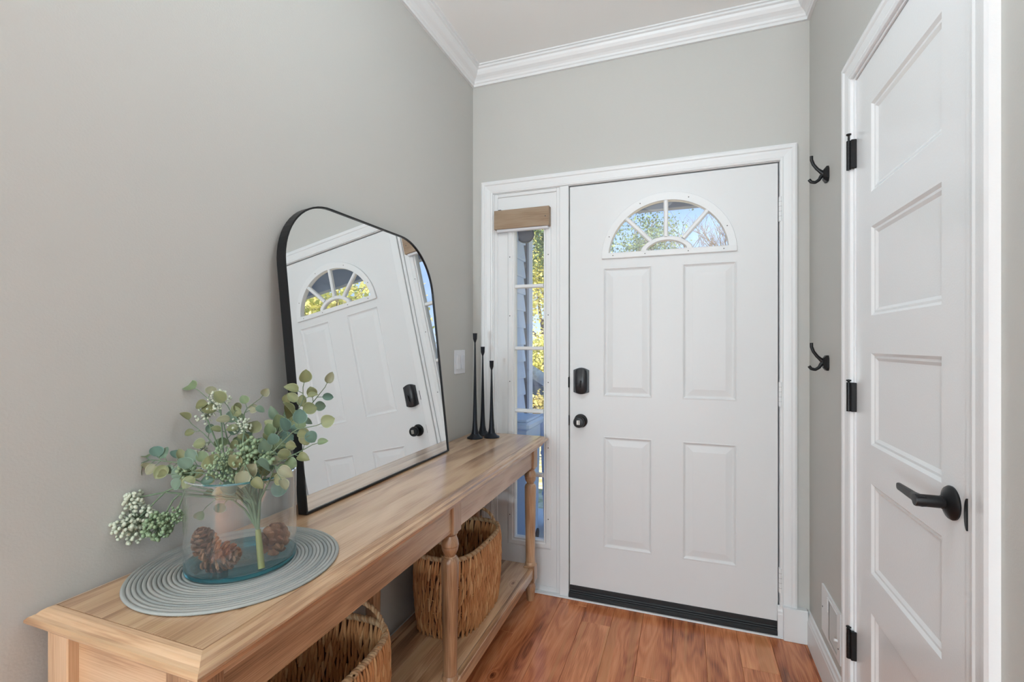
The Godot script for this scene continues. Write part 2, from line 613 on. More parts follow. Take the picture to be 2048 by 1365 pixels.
func make_lamps() -> void:
	var glow := mat("lamp_globe", rgb8(240, 240, 238), 0.5)
	glow.emission_enabled = true
	glow.emission = Color(0.94, 0.97, 1.0)
	glow.emission_energy_multiplier = 2.0
	for p in LAMPS:
		var o := thing(p.kind + "_lamp", p.label, "lamp", Vector3(p.x, 0.0 if p.kind == "floor" else p.y, p.z))
		var st := mk()
		if p.kind == "bowl":
			lathe(st, [Vector2(0.0001, -0.065), Vector2(0.06, -0.060), Vector2(0.12, -0.038), Vector2(0.165, -0.002), Vector2(0.19, 0.035), Vector2(0.186, 0.036), Vector2(0.16, 0.002), Vector2(0.117, -0.032), Vector2(0.058, -0.054), Vector2(0.0001, -0.059)], 40)
			var glass := mat("bowl_glass", rgb8(244, 242, 238), 0.4)
			glass.backlight_enabled = true
			glass.backlight = Color(0.75, 0.75, 0.75)
			put("bowl", st, glass, o)
			st = mk()
			ball(st, Vector3(0, 0.03, 0), Vector3.ONE * 0.085, 20, 10)
			put("bulb", st, glow, o)
			for k in 3:
				st = mk()
				var an := TAU * k / 3 + 0.4
				tube(st, [Vector3(cos(an) * 0.178, 0.03, sin(an) * 0.178), Vector3(cos(an) * 0.03, CEIL - p.y - 0.02, sin(an) * 0.03)], [0.003, 0.003], 8)
				put("rod", st, mats.black_metal, o)
			st = mk()
			lathe(st, [Vector2(0.0001, -0.022), Vector2(0.05, -0.022), Vector2(0.06, -0.014), Vector2(0.06, 0.0)], 24, Vector3(0, CEIL - p.y, 0))
			put("canopy", st, mats.black_metal, o)
		elif p.kind == "globe":
			ball(st, Vector3.ZERO, Vector3.ONE * 0.15, 32, 16)
			put("globe", st, glow, o)
			st = mk()
			tube(st, [Vector3(0, 0.148, 0), Vector3(0, CEIL - p.y - 0.02, 0)], [0.008, 0.008], 10)
			put("rod", st, mats.black_metal, o)
			st = mk()
			lathe(st, [Vector2(0.0001, -0.022), Vector2(0.05, -0.022), Vector2(0.06, -0.014), Vector2(0.06, 0.0)], 24, Vector3(0, CEIL - p.y, 0))
			put("canopy", st, mats.black_metal, o)
		else:
			ball(st, Vector3(0, p.y, 0), Vector3.ONE * 0.2, 32, 16)
			put("globe", st, glow, o)
			st = mk()
			tube(st, [Vector3(0, 0.02, 0), Vector3(0, p.y - 0.195, 0)], [0.01, 0.01], 12)
			put("pole", st, mats.black_metal, o)
			st = mk()
			lathe(st, [Vector2(0.0001, 0.0), Vector2(0.14, 0.0), Vector2(0.14, 0.012), Vector2(0.12, 0.02), Vector2(0.0001, 0.022)], 32)
			put("base", st, mats.black_metal, o)

# ---------------------------------------------------------------- front door
const FC := Vector2(-0.081, 1.667)     # foot of the fanlight's middle

func fan_arc(a: float, b: float, n: int, y0 := 0.0) -> Array:
	# points of the half ellipse from right to left, cut off at height y0 above FC
	var t0 := asin(clampf(y0 / b, 0.0, 1.0))
	var out := []
	for i in n + 1:
		var t := t0 + (PI - 2 * t0) * i / n
		out.append(FC + Vector2(a * cos(t), b * sin(t)))
	return out

func make_front_door() -> void:
	var trim: Material = mats.trim_paint
	var paint_: Material = mats.door_paint
	# casing round door and sidelight, and the frame inside it
	var casing := structure("trim_4")
	var prof := [Vector2(0, 0), Vector2(0.062, 0), Vector2(0.062, 0.018), Vector2(0.054, 0.021), Vector2(0.044, 0.020), Vector2(0.040, 0.016), Vector2(0.030, 0.015), Vector2(0.012, 0.011), Vector2(0.008, 0.013), Vector2(0.0, 0.010)]
	var xi0 := -0.945
	var xi1 := 0.382
	var yi := 2.040
	var st := mk()
	moulding(st, prof, Vector3(xi0, 0, ZB), Vector3(xi0, yi, ZB), Vector3(-1, 0, 0), Vector3(0, 0, 1), 0.0, 1.0)
	put("casing", st, trim, casing)
	st = mk()
	moulding(st, prof, Vector3(xi1, 0.13, ZB), Vector3(xi1, yi, ZB), Vector3(1, 0, 0), Vector3(0, 0, 1), 0.0, 1.0)
	put("casing", st, trim, casing)
	st = mk()
	moulding(st, prof, Vector3(xi0, yi, ZB), Vector3(xi1, yi, ZB), Vector3(0, 1, 0), Vector3(0, 0, 1), -1.0, 1.0)
	put("casing", st, trim, casing)
	# jambs, head and the post between sidelight and door
	var zb := ZB - 0.14
	block("jamb", Vector3(-0.976, 0, zb), Vector3(-0.940, 2.07, ZB + 0.002), trim, casing, 0.001)
	block("jamb", Vector3(0.3805, 0, zb), Vector3(0.413, 2.07, ZB + 0.002), trim, casing, 0.001)
	block("head", Vector3(-0.940, 2.037, zb), Vector3(0.3805, 2.07, ZB + 0.002), trim, casing, 0.001)
	block("mullion", Vector3(-0.586, 0, zb), Vector3(-0.5405, 2.037, ZB + 0.008), trim, casing, 0.002)
	# stops behind the door, which close the gap
	block("stop", Vector3(-0.5405, 0.02, zb + 0.02), Vector3(-0.520, 2.037, ZB - 0.056), mats.gap_dark, casing)
	block("stop", Vector3(0.360, 0.02, zb + 0.02), Vector3(0.3805, 2.037, ZB - 0.056), mats.gap_dark, casing)
	block("stop", Vector3(-0.520, 2.015, zb + 0.02), Vector3(0.360, 2.037, ZB - 0.056), mats.gap_dark, casing)

	# threshold
	var sill := structure("trim_5")
	var sp := [Vector2(0, 0), Vector2(0.1, 0), Vector2(0.1, 0.014), Vector2(0.092, 0.020), Vector2(0.086, 0.020), Vector2(0.083, 0.024), Vector2(0.076, 0.024), Vector2(0.073, 0.030), Vector2(0.064, 0.030), Vector2(0.06, 0.037), Vector2(0.0, 0.037)]
	st = mk()
	moulding(st, sp, Vector3(-0.5395, 0.004, ZB - 0.088), Vector3(0.3795, 0.004, ZB - 0.088), Vector3(0, 0, 1), Vector3.UP)
	put("threshold", st, mats.dark_rubber, sill)
	st = mk()
	box_between(st, Vector3(-0.945, 0, ZB - 0.09), Vector3(0.41, 0.006, ZB + 0.024), 0.003)
	put("edge_strip", st, trim, sill)

	# the door itself
	var o := structure("door_1")
	var x0 := -0.5358
	var x1 := 0.3748
	var y0 := 0.050
	var y1 := 2.0312
	var zf := ZB - 0.004
	var org := Vector3(0, 0, zf)
	var panels := [Rect2(-0.372, 1.000, 0.228, 0.622), Rect2(-0.012, 1.000, 0.228, 0.622), Rect2(-0.372, 0.268, 0.228, 0.540), Rect2(-0.012, 0.268, 0.228, 0.540)]
	var fan := Rect2(-0.385, 1.655, 0.608, 0.310)
	st = mk()
	var holes := panels.duplicate()
	holes.append(fan)
	sheet(st, org, Vector3.RIGHT, Vector3.UP, Vector3.BACK, Rect2(x0, y0, x1 - x0, y1 - y0), holes)
	# the field round the fanlight's opening
	var arc := fan_arc(0.285, 0.274, 32)
	for i in arc.size() - 1:
		var pts := []
		for q in [arc[i], arc[i + 1]]:
			pts.append(Vector3(q.x, q.y, zf))
		var ends := []
		for q in [arc[i + 1], arc[i]]:
			var d: Vector2 = q - FC
			var k := minf((fan.end.x - FC.x) / maxf(absf(d.x), 1e-5), (fan.end.y - FC.y) / maxf(d.y, 1e-5))
			ends.append(Vector3(FC.x + d.x * k, FC.y + d.y * k, zf))
		pts.append(ends[0])
		if absf(ends[0].x - ends[1].x) > 1e-5 and absf(ends[0].y - ends[1].y) > 1e-5:
			pts.append(Vector3(fan.end.x if ends[0].x > FC.x else fan.position.x, fan.end.y, zf))
		pts.append(ends[1])
		poly(st, pts, Vector3.BACK)
	poly(st, [Vector3(fan.position.x, fan.position.y, zf), Vector3(fan.end.x, fan.position.y, zf), Vector3(fan.end.x, FC.y, zf), Vector3(fan.position.x, FC.y, zf)], Vector3.BACK)
	# edges and back, the back as a sheet with the same opening left free
	var zk := zf - 0.044
	for e in [[Vector3(x0, y0, 0), Vector3(x0, y1, 0), Vector3.LEFT], [Vector3(x1, y0, 0), Vector3(x1, y1, 0), Vector3.RIGHT], [Vector3(x0, y0, 0), Vector3(x1, y0, 0), Vector3.DOWN], [Vector3(x0, y1, 0), Vector3(x1, y1, 0), Vector3.UP]]:
		poly(st, [e[0] + Vector3(0, 0, zf), e[1] + Vector3(0, 0, zf), e[1] + Vector3(0, 0, zk), e[0] + Vector3(0, 0, zk)], e[2])
	sheet(st, Vector3(0, 0, zk), Vector3.RIGHT, Vector3.UP, Vector3.FORWARD, Rect2(x0, y0, x1 - x0, y1 - y0), [Rect2(-0.36, 1.675, 0.558, 0.27)])
	for i in arc.size() - 1:
		poly(st, [Vector3(arc[i].x, arc[i].y, zf), Vector3(arc[i + 1].x, arc[i + 1].y, zf), Vector3(arc[i + 1].x, arc[i + 1].y, zk), Vector3(arc[i].x, arc[i].y, zk)], Vector3(FC.x - arc[i].x, FC.y - arc[i].y, 0))
	put("slab", st, paint_, o)
	for r in panels:
		st = mk()
		panel(st, org, Vector3.RIGHT, Vector3.UP, Vector3.BACK, r, [Vector2(0, 0), Vector2(0.005, 0.0012), Vector2(0.010, -0.0035), Vector2(0.015, -0.006), Vector2(0.019, -0.006), Vector2(0.046, -0.0012)])
		put("raised_panel", st, paint_, o)

	# fanlight: frame, spokes, hub, panes, screws
	var outer := fan_arc(0.298, 0.290, 40)
	var inner := fan_arc(0.263, 0.250, 40, 0.024)
	var oz := zf
	var fr := structure_part("fanlight", o)
	st = mk()
	var steps := [[1.0, 0.001], [0.985, 0.007], [0.94, 0.010], [0.06, 0.010], [0.0, 0.003], [0.0, -0.02]]
	for i in 40:
		for k in steps.size() - 1:
			var pts := []
			for q in [[i, k], [i + 1, k], [i + 1, k + 1], [i, k + 1]]:
				var p: Vector2 = inner[q[0]].lerp(outer[q[0]], steps[q[1]][0])
				pts.append(Vector3(p.x, p.y, oz + steps[q[1]][1]))
			var mid: Vector2 = (outer[i] - FC).normalized()
			poly(st, pts, Vector3(0, 0, 1) + Vector3(mid.x, mid.y, 0) * (1.0 if k < 2 else -1.0 if k > 2 else 0.0))
	put("frame", st, trim, fr)
	st = mk()
	box_between(st, Vector3(FC.x - 0.298, FC.y - 0.004, oz), Vector3(FC.x + 0.298, FC.y + 0.024, oz + 0.0105), 0.003)
	put("bottom_rail", st, trim, fr)
	# hub
	var hc := FC + Vector2(0, 0.024)
	st = mk()
	for i in 20:
		var a0 := PI * i / 20
		var a1 := PI * (i + 1) / 20
		var ring := func(a: float, ra: float, rb: float, z: float) -> Vector3:
			var fl := 1.0 + 0.12 * pow(absf(cos(a)), 6)
			return Vector3(hc.x + ra * fl * cos(a), hc.y + rb * sin(a), oz + z)
		for q in [[0.103, 0.063, 0.002, 0.099, 0.060, 0.008], [0.099, 0.060, 0.008, 0.081, 0.045, 0.008], [0.081, 0.045, 0.008, 0.077, 0.041, 0.002], [0.103, 0.063, 0.002, 0.103, 0.063, -0.014], [0.077, 0.041, 0.002, 0.077, 0.041, -0.014]]:
			poly(st, [ring.call(a0, q[0], q[1], q[2]), ring.call(a1, q[0], q[1], q[2]), ring.call(a1, q[3], q[4], q[5]), ring.call(a0, q[3], q[4], q[5])], Vector3(0, 0, 1) + Vector3(cos(a0), sin(a0), 0) * (1.0 if q[0] > 0.1 else -1.0) * (0.5 if q[2] != 0.008 else 0.0))
	put("hub_ring", st, trim, fr)
	for sp_ in [[Vector2(-0.083, 1.748), Vector2(-0.083, 1.922)], [Vector2(-0.150, 1.735), Vector2(-0.263, 1.852)], [Vector2(-0.008, 1.739), Vector2(0.099, 1.860)]]:
		st = mk()
		var d: Vector2 = (sp_[1] - sp_[0]).normalized()
		moulding(st, [Vector2(-0.010, -0.014), Vector2(-0.010, 0.003), Vector2(-0.005, 0.008), Vector2(0.005, 0.008), Vector2(0.010, 0.003), Vector2(0.010, -0.014)], Vector3(sp_[0].x, sp_[0].y, oz), Vector3(sp_[1].x, sp_[1].y, oz), Vector3(d.y, -d.x, 0), Vector3(0, 0, 1))
		put("spoke", st, trim, fr)
	# panes: four between the spokes and one in the hub
	var cuts := [0.0, 0.815, PI / 2, 2.335, PI]
	for k in 4:
		st = mk()
		var n := 10
		for i in n:
			var a: float = lerpf(cuts[k], cuts[k + 1], float(i) / n)
			var b: float = lerpf(cuts[k], cuts[k + 1], float(i + 1) / n)
			for zz in [-0.010, -0.013]:
				poly(st, [Vector3(hc.x + 0.09 * cos(a), hc.y + 0.052 * sin(a), oz + zz), Vector3(hc.x + 0.27 * cos(a), hc.y + 0.235 * sin(a), oz + zz), Vector3(hc.x + 0.27 * cos(b), hc.y + 0.235 * sin(b), oz + zz), Vector3(hc.x + 0.09 * cos(b), hc.y + 0.052 * sin(b), oz + zz)], Vector3(0, 0, 1) if zz > -0.012 else Vector3(0, 0, -1))
		put("pane", st, mats.window_glass, fr)
	st = mk()
	for i in 12:
		var a := PI * i / 12
		var b := PI * (i + 1) / 12
		for zz in [-0.010, -0.013]:
			poly(st, [Vector3(hc.x, hc.y, oz + zz), Vector3(hc.x + 0.089 * cos(a), hc.y + 0.0515 * sin(a), oz + zz), Vector3(hc.x + 0.089 * cos(b), hc.y + 0.0515 * sin(b), oz + zz)], Vector3(0, 0, 1) if zz > -0.012 else Vector3(0, 0, -1))
	put("pane", st, mats.window_glass, fr)
	for a in [0.42, 1.22, 2.0, 2.76]:
		st = mk()
		disc(st, Vector3(FC.x + 0.281 * cos(a), FC.y + 0.271 * sin(a), oz + 0.0095), Vector3.BACK, 0.0026, 0.0012, 8)
		put("screw", st, mats.screw, fr)
	for sx in [-0.243, -0.095, 0.095, 0.243]:
		st = mk()
		disc(st, Vector3(FC.x + sx, FC.y + 0.010, oz + 0.010), Vector3.BACK, 0.0026, 0.0012, 8)
		put("screw", st, mats.screw, fr)

	# keyless lock body
	var lock := structure_part("deadbolt", o)
	var lc := Vector3(-0.478, 1.0715, zf)
	st = mk()
	var outline := []
	var hw := 0.038
	var hh := 0.054
	for i in 9:
		var t := float(i) / 8
		outline.append(Vector2(-hw + 2 * hw * t, -hh - 0.010 * sin(PI * t)))
	for i in 9:
		var t := float(i) / 8
		outline.append(Vector2(hw - 2 * hw * t, hh + 0.012 * sin(PI * t)))
	moulding(st, outline, lc, lc + Vector3(0, 0, 0.010), Vector3.RIGHT, Vector3.UP)
	put("back_plate", st, mats.black_plastic, lock)
	st = mk()
	var rows := 14
	var cols := 12
	for i in rows:
		for j in cols:
			var P := []
			var N := []
			for q in [[i, j], [i + 1, j], [i + 1, j + 1], [i, j + 1]]:
				var v: float = -1.0 + 2.0 * q[0] / rows
				var u: float = -1.0 + 2.0 * q[1] / cols
				var w := 0.030 * (1.0 - 0.12 * v * v * v * v)
				P.append(lc + Vector3(u * w, v * (hh - 0.002 + 0.010 * (1 - u * u)), 0.010 + 0.020 * sqrt(maxf(0.0, 1.0 - u * u * u * u)) * (0.75 + 0.25 * (1.0 - v * v))))
				N.append(Vector3(u * u * u * 0.9, v * 0.25, 0.6).normalized())
			quad_s(st, P, N)
	put("cover", st, mats.black_plastic, lock)
	st = mk()
	tube(st, [lc + Vector3(-0.001, -0.030, 0.034), lc + Vector3(0.0, -0.012, 0.036), lc + Vector3(0.003, 0.004, 0.035)], [0.0035, 0.0042, 0.0035], 8)
	put("thumb_turn", st, mats.black_metal, lock)
	block("seam", lc + Vector3(-0.027, -0.0185, 0.026), lc + Vector3(0.027, -0.0175, 0.0293), mats.black_metal, lock)
	st = mk()
	box(st, Vector3(-0.5415, 1.065, zf + 0.005), Vector3(0.010, 0.056, 0.014), 0.004)
	put("strike", st, mats.black_metal, lock)

	# knob
	var knob := structure_part("door_knob", o)
	var kc := Vector3(-0.481, 0.876, zf)
	var turn := Transform3D(Basis(Vector3.RIGHT, PI / 2), kc)
	st = mk()
	lathe(st, [Vector2(0.0001, 0), Vector2(0.033, 0), Vector2(0.0335, 0.004), Vector2(0.030, 0.009), Vector2(0.014, 0.011), Vector2(0.0001, 0.011)], 28)
	put("rosette", st, mats.black_metal, knob, turn)
	st = mk()
	lathe(st, [Vector2(0.011, 0.010), Vector2(0.011, 0.028), Vector2(0.020, 0.033), Vector2(0.026, 0.040), Vector2(0.0275, 0.048), Vector2(0.0265, 0.055), Vector2(0.023, 0.060), Vector2(0.0001, 0.062)], 28)
	put("grip", st, mats.black_metal, knob, turn)
	st = mk()
	box(st, kc + Vector3(0, 0, 0.0625), Vector3(0.016, 0.022, 0.003), 0.0012)
	box(st, kc + Vector3(0, 0, 0.0655), Vector3(0.006, 0.016, 0.004), 0.0015)
	put("thumb_button", st, mats.nickel, knob)
	st = mk()
	box(st, Vector3(-0.5405, 0.876, zf + 0.004), Vector3(0.007, 0.052, 0.011), 0.003)
	put("strike", st, mats.black_metal, knob)

	# three painted hinges
	for hy in [1.830, 1.038, 0.243]:
		var hg := structure_part("hinge", o)
		st = mk()
		tube(st, [Vector3(0.3825, hy - 0.052, ZB + 0.008), Vector3(0.3825, hy + 0.052, ZB + 0.008)], [0.0065, 0.0065], 12)
		put("barrel", st, mats.trim_paint, hg)
		for k in 4:
			st = mk()
			tube(st, [Vector3(0.3825, hy - 0.0312 + k * 0.0208, ZB + 0.008), Vector3(0.3825, hy - 0.0306 + k * 0.0208, ZB + 0.008)], [0.0068, 0.0068], 12)
			put("joint", st, mats.screw, hg)
		block("leaf", Vector3(0.377, hy - 0.052, ZB - 0.006), Vector3(0.396, hy + 0.052, ZB + 0.0035), mats.trim_paint, hg, 0.001)
	# sweep under the door
	block("sweep", Vector3(x0, 0.040, zf - 0.040), Vector3(x1, 0.062, zf + 0.002), mats.dark_rubber, o, 0.002)

func structure_part(called: String, parent: Node) -> Node3D:
	var o := Node3D.new()
	o.name = called
	parent.add_child(o, true)
	return o

# ---------------------------------------------------------------- sidelight
func make_sidelight() -> void:
	var o := structure("window_1")
	var trim: Material = mats.trim_paint
	var zf := ZB - 0.010
	var st := mk()
	var hole := Rect2(-0.858, 0.225, 0.216, 1.675)
	sheet(st, Vector3(0, 0, zf), Vector3.RIGHT, Vector3.UP, Vector3.BACK, Rect2(-0.940, 0.006, 0.354, 2.031), [hole])
	sheet(st, Vector3(0, 0, zf - 0.04), Vector3.RIGHT, Vector3.UP, Vector3.FORWARD, Rect2(-0.940, 0.006, 0.354, 2.031), [hole])
	put("slab", st, trim, o)
	# thin stop beads along the slab's edge
	for q in [[Vector3(-0.940, 0.006, zf), Vector3(-0.922, 2.037, zf + 0.008)], [Vector3(-0.604, 0.006, zf), Vector3(-0.586, 2.037, zf + 0.008)], [Vector3(-0.922, 2.019, zf), Vector3(-0.604, 2.037, zf + 0.008)], [Vector3(-0.922, 0.006, zf), Vector3(-0.604, 0.030, zf + 0.008)]]:
		block("bead", q[0], q[1], trim, o, 0.002)
	# glazing frame
	var r := Rect2(-0.868, 0.215, 0.236, 1.695)
	var fo := mk()
	var rings := [Vector2(0, 0.0), Vector2(0.004, 0.006), Vector2(0.010, 0.008), Vector2(0.026, 0.008), Vector2(0.032, 0.002), Vector2(0.038, 0.004), Vector2(0.042, -0.004), Vector2(0.042, -0.03)]
	for i in rings.size() - 1:
		var a := r.grow(-rings[i].x)
		var b := r.grow(-rings[i + 1].x)
		var la := [a.position, a.position + Vector2(a.size.x, 0), a.end, a.position + Vector2(0, a.size.y)]
		var lb := [b.position, b.position + Vector2(b.size.x, 0), b.end, b.position + Vector2(0, b.size.y)]
		for k in 4:
			var c: Vector2 = r.get_center() - (la[k] + la[(k + 1) % 4]) / 2
			var n := Vector3(0, 0, 1)
			if i == rings.size() - 2:
				n = Vector3(c.x, c.y * 0.1, 0)
				if k % 2 == 0:
					n = Vector3(0, c.y, 0)
			poly(fo, [Vector3(la[k].x, la[k].y, zf + rings[i].y), Vector3(la[(k + 1) % 4].x, la[(k + 1) % 4].y, zf + rings[i].y), Vector3(lb[(k + 1) % 4].x, lb[(k + 1) % 4].y, zf + rings[i + 1].y), Vector3(lb[k].x, lb[k].y, zf + rings[i + 1].y)], n)
	put("frame", fo, trim, o)
	var x0 := -0.826
	var x1 := -0.674
	var ys := [0.257, 0.586, 0.910, 1.232, 1.551, 1.868]
	for k in range(1, 5):
		st = mk()
		moulding(st, [Vector2(-0.009, -0.02), Vector2(-0.009, 0.002), Vector2(-0.005, 0.006), Vector2(0.005, 0.006), Vector2(0.009, 0.002), Vector2(0.009, -0.02)], Vector3(x0, ys[k], zf), Vector3(x1, ys[k], zf), Vector3.UP, Vector3.BACK)
		put("muntin", st, trim, o)
	for k in 5:
		block("pane", Vector3(x0, ys[k], zf - 0.014), Vector3(x1, ys[k + 1], zf - 0.011), mats.window_glass, o)
	for y in [0.37, 0.73, 1.06, 1.40, 1.705]:
		for x in [-0.853, -0.647]:
			st = mk()
			disc(st, Vector3(x, y, zf + 0.0075), Vector3.BACK, 0.0028, 0.0012, 8)
			put("screw", st, mats.screw, o)

	# folded blind in its wooden box
	var b := thing("window_blind", "small tan wooden blind box mounted above the narrow sidelight", "blind", Vector3(-0.780, 1.893, zf))
	var wood := mat("blind_wood", rgb8(190, 192, 192), 0.55)
	wood.albedo_texture = mats.table_wood_0.albedo_texture
	grain = 0
	grain_size = Vector2(0.5, 1.6)
	grain_off = Vector2(0.3, 0.7)
	block("front_board", Vector3(-0.147, -0.048, 0.034), Vector3(0.147, 0.048, 0.044), wood, b, 0.001)
	block("top_board", Vector3(-0.147, 0.040, 0.009), Vector3(0.147, 0.048, 0.034), wood, b, 0.001)
	for s in [-1, 1]:
		block("end_board", Vector3(s * 0.147, -0.048, 0.009), Vector3(s * 0.139, 0.040, 0.034), wood, b, 0.001)
	block("folded_shade", Vector3(-0.138, -0.060, 0.010), Vector3(0.138, 0.036, 0.0335), mats.white_plastic, b, 0.003)
	block("clip", Vector3(-0.124, 0.0475, 0.020), Vector3(-0.108, 0.051, 0.045), mats.screw, b, 0.001)
	st = mk()
	disc(st, Vector3(0.128, -0.002, 0.0435), Vector3.BACK, 0.003, 0.0015, 8)
	put("screw", st, mats.screw, b)
	grain = 2
	grain_size = Vector2.ONE
	grain_off = Vector2.ZERO

# ---------------------------------------------------------------- closet door
func make_closet_door() -> void:
	var gloss: Material = mats.gloss_paint
	var o := structure("door_2")
	var z0 := -1.727
	var z1 := -1.117
	var y1 := 2.062
	var xf := XR + 0.003
	# ex runs towards the viewer, n points into the hall
	var org := Vector3(xf, 0, 0)
	var n := Vector3.LEFT
	var rects := []
	for q in [[1.683, 1.935], [1.333, 1.585], [0.966, 1.226], [0.603, 0.857], [0.235, 0.490]]:
		rects.append(Rect2(-1.608, q[0], 0.392, q[1] - q[0]))
	var st := mk()
	sheet(st, org, Vector3.BACK, Vector3.UP, n, Rect2(z0, 0.012, z1 - z0, y1 - 0.012), rects)
	for e in [[Vector3(0, 0.012, z0), Vector3(0, y1, z0), Vector3.FORWARD], [Vector3(0, 0.012, z1), Vector3(0, y1, z1), Vector3.BACK], [Vector3(0, 0.012, z0), Vector3(0, 0.012, z1), Vector3.DOWN], [Vector3(0, y1, z0), Vector3(0, y1, z1), Vector3.UP]]:
		poly(st, [e[0] + Vector3(xf, 0, 0), e[1] + Vector3(xf, 0, 0), e[1] + Vector3(xf + 0.035, 0, 0), e[0] + Vector3(xf + 0.035, 0, 0)], e[2])
	put("slab", st, gloss, o)
	for r in rects:
		st = mk()
		panel(st, org, Vector3.BACK, Vector3.UP, n, r, [Vector2(0, 0), Vector2(0.007, -0.006), Vector2(0.013, -0.006), Vector2(0.021, -0.011)])
		put("recessed_panel", st, gloss, o)
	# casing
	var casing := structure("trim_6")
	var prof := [Vector2(0, 0), Vector2(0.064, 0), Vector2(0.064, 0.016), Vector2(0.056, 0.019), Vector2(0.046, 0.018), Vector2(0.040, 0.014), Vector2(0.014, 0.011), Vector2(0.008, 0.013), Vector2(0.0, 0.010)]
	var zi0 := -1.741
	var zi1 := -1.079
	var yi := 2.074
	for q in [[zi0, Vector3.FORWARD], [zi1, Vector3.BACK]]:
		st = mk()
		moulding(st, prof, Vector3(XR, 0, q[0]), Vector3(XR, yi, q[0]), q[1], Vector3.LEFT, 0.0, 1.0)
		put("casing", st, gloss, casing)
	st = mk()
	moulding(st, prof, Vector3(XR, yi, zi0), Vector3(XR, yi, zi1), Vector3.UP, Vector3.LEFT, -1.0, 1.0)
	put("casing", st, gloss, casing)
	block("jamb", Vector3(XR - 0.002, 0, zi0 - 0.002), Vector3(XR + 0.056, 2.078, z0 - 0.003), gloss, casing)
	block("jamb", Vector3(XR - 0.002, 0, z1 + 0.003), Vector3(XR + 0.056, 2.078, zi1 + 0.002), gloss, casing)
	block("head", Vector3(XR - 0.002, y1 + 0.003, z0 - 0.003), Vector3(XR + 0.056, 2.078, z1 + 0.003), gloss, casing)

	# black hinges; the topmost pin has risen
	var k := 0
	for hy in [1.838, 1.088, 0.321]:
		var hg := structure_part("hinge", o)
		var hz := -1.742
		st = mk()
		tube(st, [Vector3(XR - 0.014, hy - 0.045, hz), Vector3(XR - 0.014, hy + 0.045, hz)], [0.0062, 0.0062], 14)
		put("barrel", st, mats.black_metal, hg)
		for j in 4:
			st = mk()
			tube(st, [Vector3(XR - 0.014, hy - 0.0272 + j * 0.018, hz), Vector3(XR - 0.014, hy - 0.0266 + j * 0.018, hz)], [0.0064, 0.0064], 14)
			put("joint", st, mats.gap_dark, hg)
		block("leaf", Vector3(XR - 0.012, hy - 0.045, hz + 0.005), Vector3(XR + 0.004, hy + 0.045, -1.7265), mats.black_metal, hg, 0.002)
		st = mk()
		var lift: float = [0.014, 0.0, 0.0][k]
		lathe(st, [Vector2(0.0028, 0.044), Vector2(0.0028, 0.047 + lift), Vector2(0.0072, 0.050 + lift), Vector2(0.0072, 0.053 + lift), Vector2(0.0001, 0.0545 + lift)], 12, Vector3(XR - 0.014, hy, hz))
		put("pin", st, mats.black_metal, hg)
		k += 1

	# lever handle
	var lv := structure_part("lever_handle", o)
	var c := Vector3(xf, 0.938, -1.174)
	var turn := Transform3D(Basis(Vector3.BACK, PI / 2), c)
	st = mk()
	lathe(st, [Vector2(0.0001, 0), Vector2(0.033, 0), Vector2(0.0335, 0.003), Vector2(0.031, 0.007), Vector2(0.022, 0.011), Vector2(0.014, 0.015), Vector2(0.0001, 0.016)], 32)
	put("rose", st, mats.black_metal, lv, turn)
	st = mk()
	lathe(st, [Vector2(0.0132, 0.012), Vector2(0.0132, 0.018), Vector2(0.0122, 0.019), Vector2(0.0122, 0.060), Vector2(0.0115, 0.0615), Vector2(0.0001, 0.0618)], 24)
	put("neck", st, mats.black_metal, lv, turn)
	st = mk()
	var hx := xf - 0.052
	var prev := []
	var secs := []
	for q in [[0.010, 0.0105, 0.0085], [-0.014, 0.0102, 0.0075], [-0.030, 0.0092, 0.0058], [-0.100, 0.0080, 0.0042], [-0.106, 0.0060, 0.0030]]:
		var ring := []
		for i in 12:
			var a := TAU * i / 12
			ring.append(Vector3(hx + q[2] * signf(cos(a)) * pow(absf(cos(a)), 0.6), c.y + q[1] * signf(sin(a)) * pow(absf(sin(a)), 0.6), c.z + q[0]))
		secs.append(ring)
	for s in secs.size() - 1:
		for i in 12:
			var a: Vector3 = secs[s][i]
			poly(st, [a, secs[s][(i + 1) % 12], secs[s + 1][(i + 1) % 12], secs[s + 1][i]], a - Vector3(hx, c.y, a.z))
	poly(st, secs[0], Vector3.BACK)
	poly(st, secs[-1], Vector3.FORWARD)
	put("lever", st, mats.black_metal, lv)
	# lip of the strike plate on the jamb
	st = mk()
	var lip := []
	for i in 13:
		var t := PI * i / 12
		lip.append(Vector2(-0.009 * sin(t), -0.030 * cos(t)))
	moulding(st, lip, Vector3(XR - 0.0045, 0.936, -1.108), Vector3(XR - 0.0015, 0.936, -1.108), Vector3.BACK, Vector3.UP)
	put("strike_lip", st, mats.black_metal, lv)

# ---------------------------------------------------------------- console table
func wood(k := -1) -> Material:
	return mats["table_wood_%d" % (k if k >= 0 else rng.randi_range(0, 2))]

func piece(called: String, a: Vector3, b: Vector3, axis: int, parent: Node, bevel := 0.001, k := -1) -> MeshInstance3D:
	grain = axis
	grain_size = Vector2(0.5, 1.6)
	grain_off = Vector2(rng.randf(), rng.randf())
	var o := block(called, a, b, wood(k), parent, bevel)
	grain = 2
	grain_size = Vector2.ONE
	grain_off = Vector2.ZERO
	return o

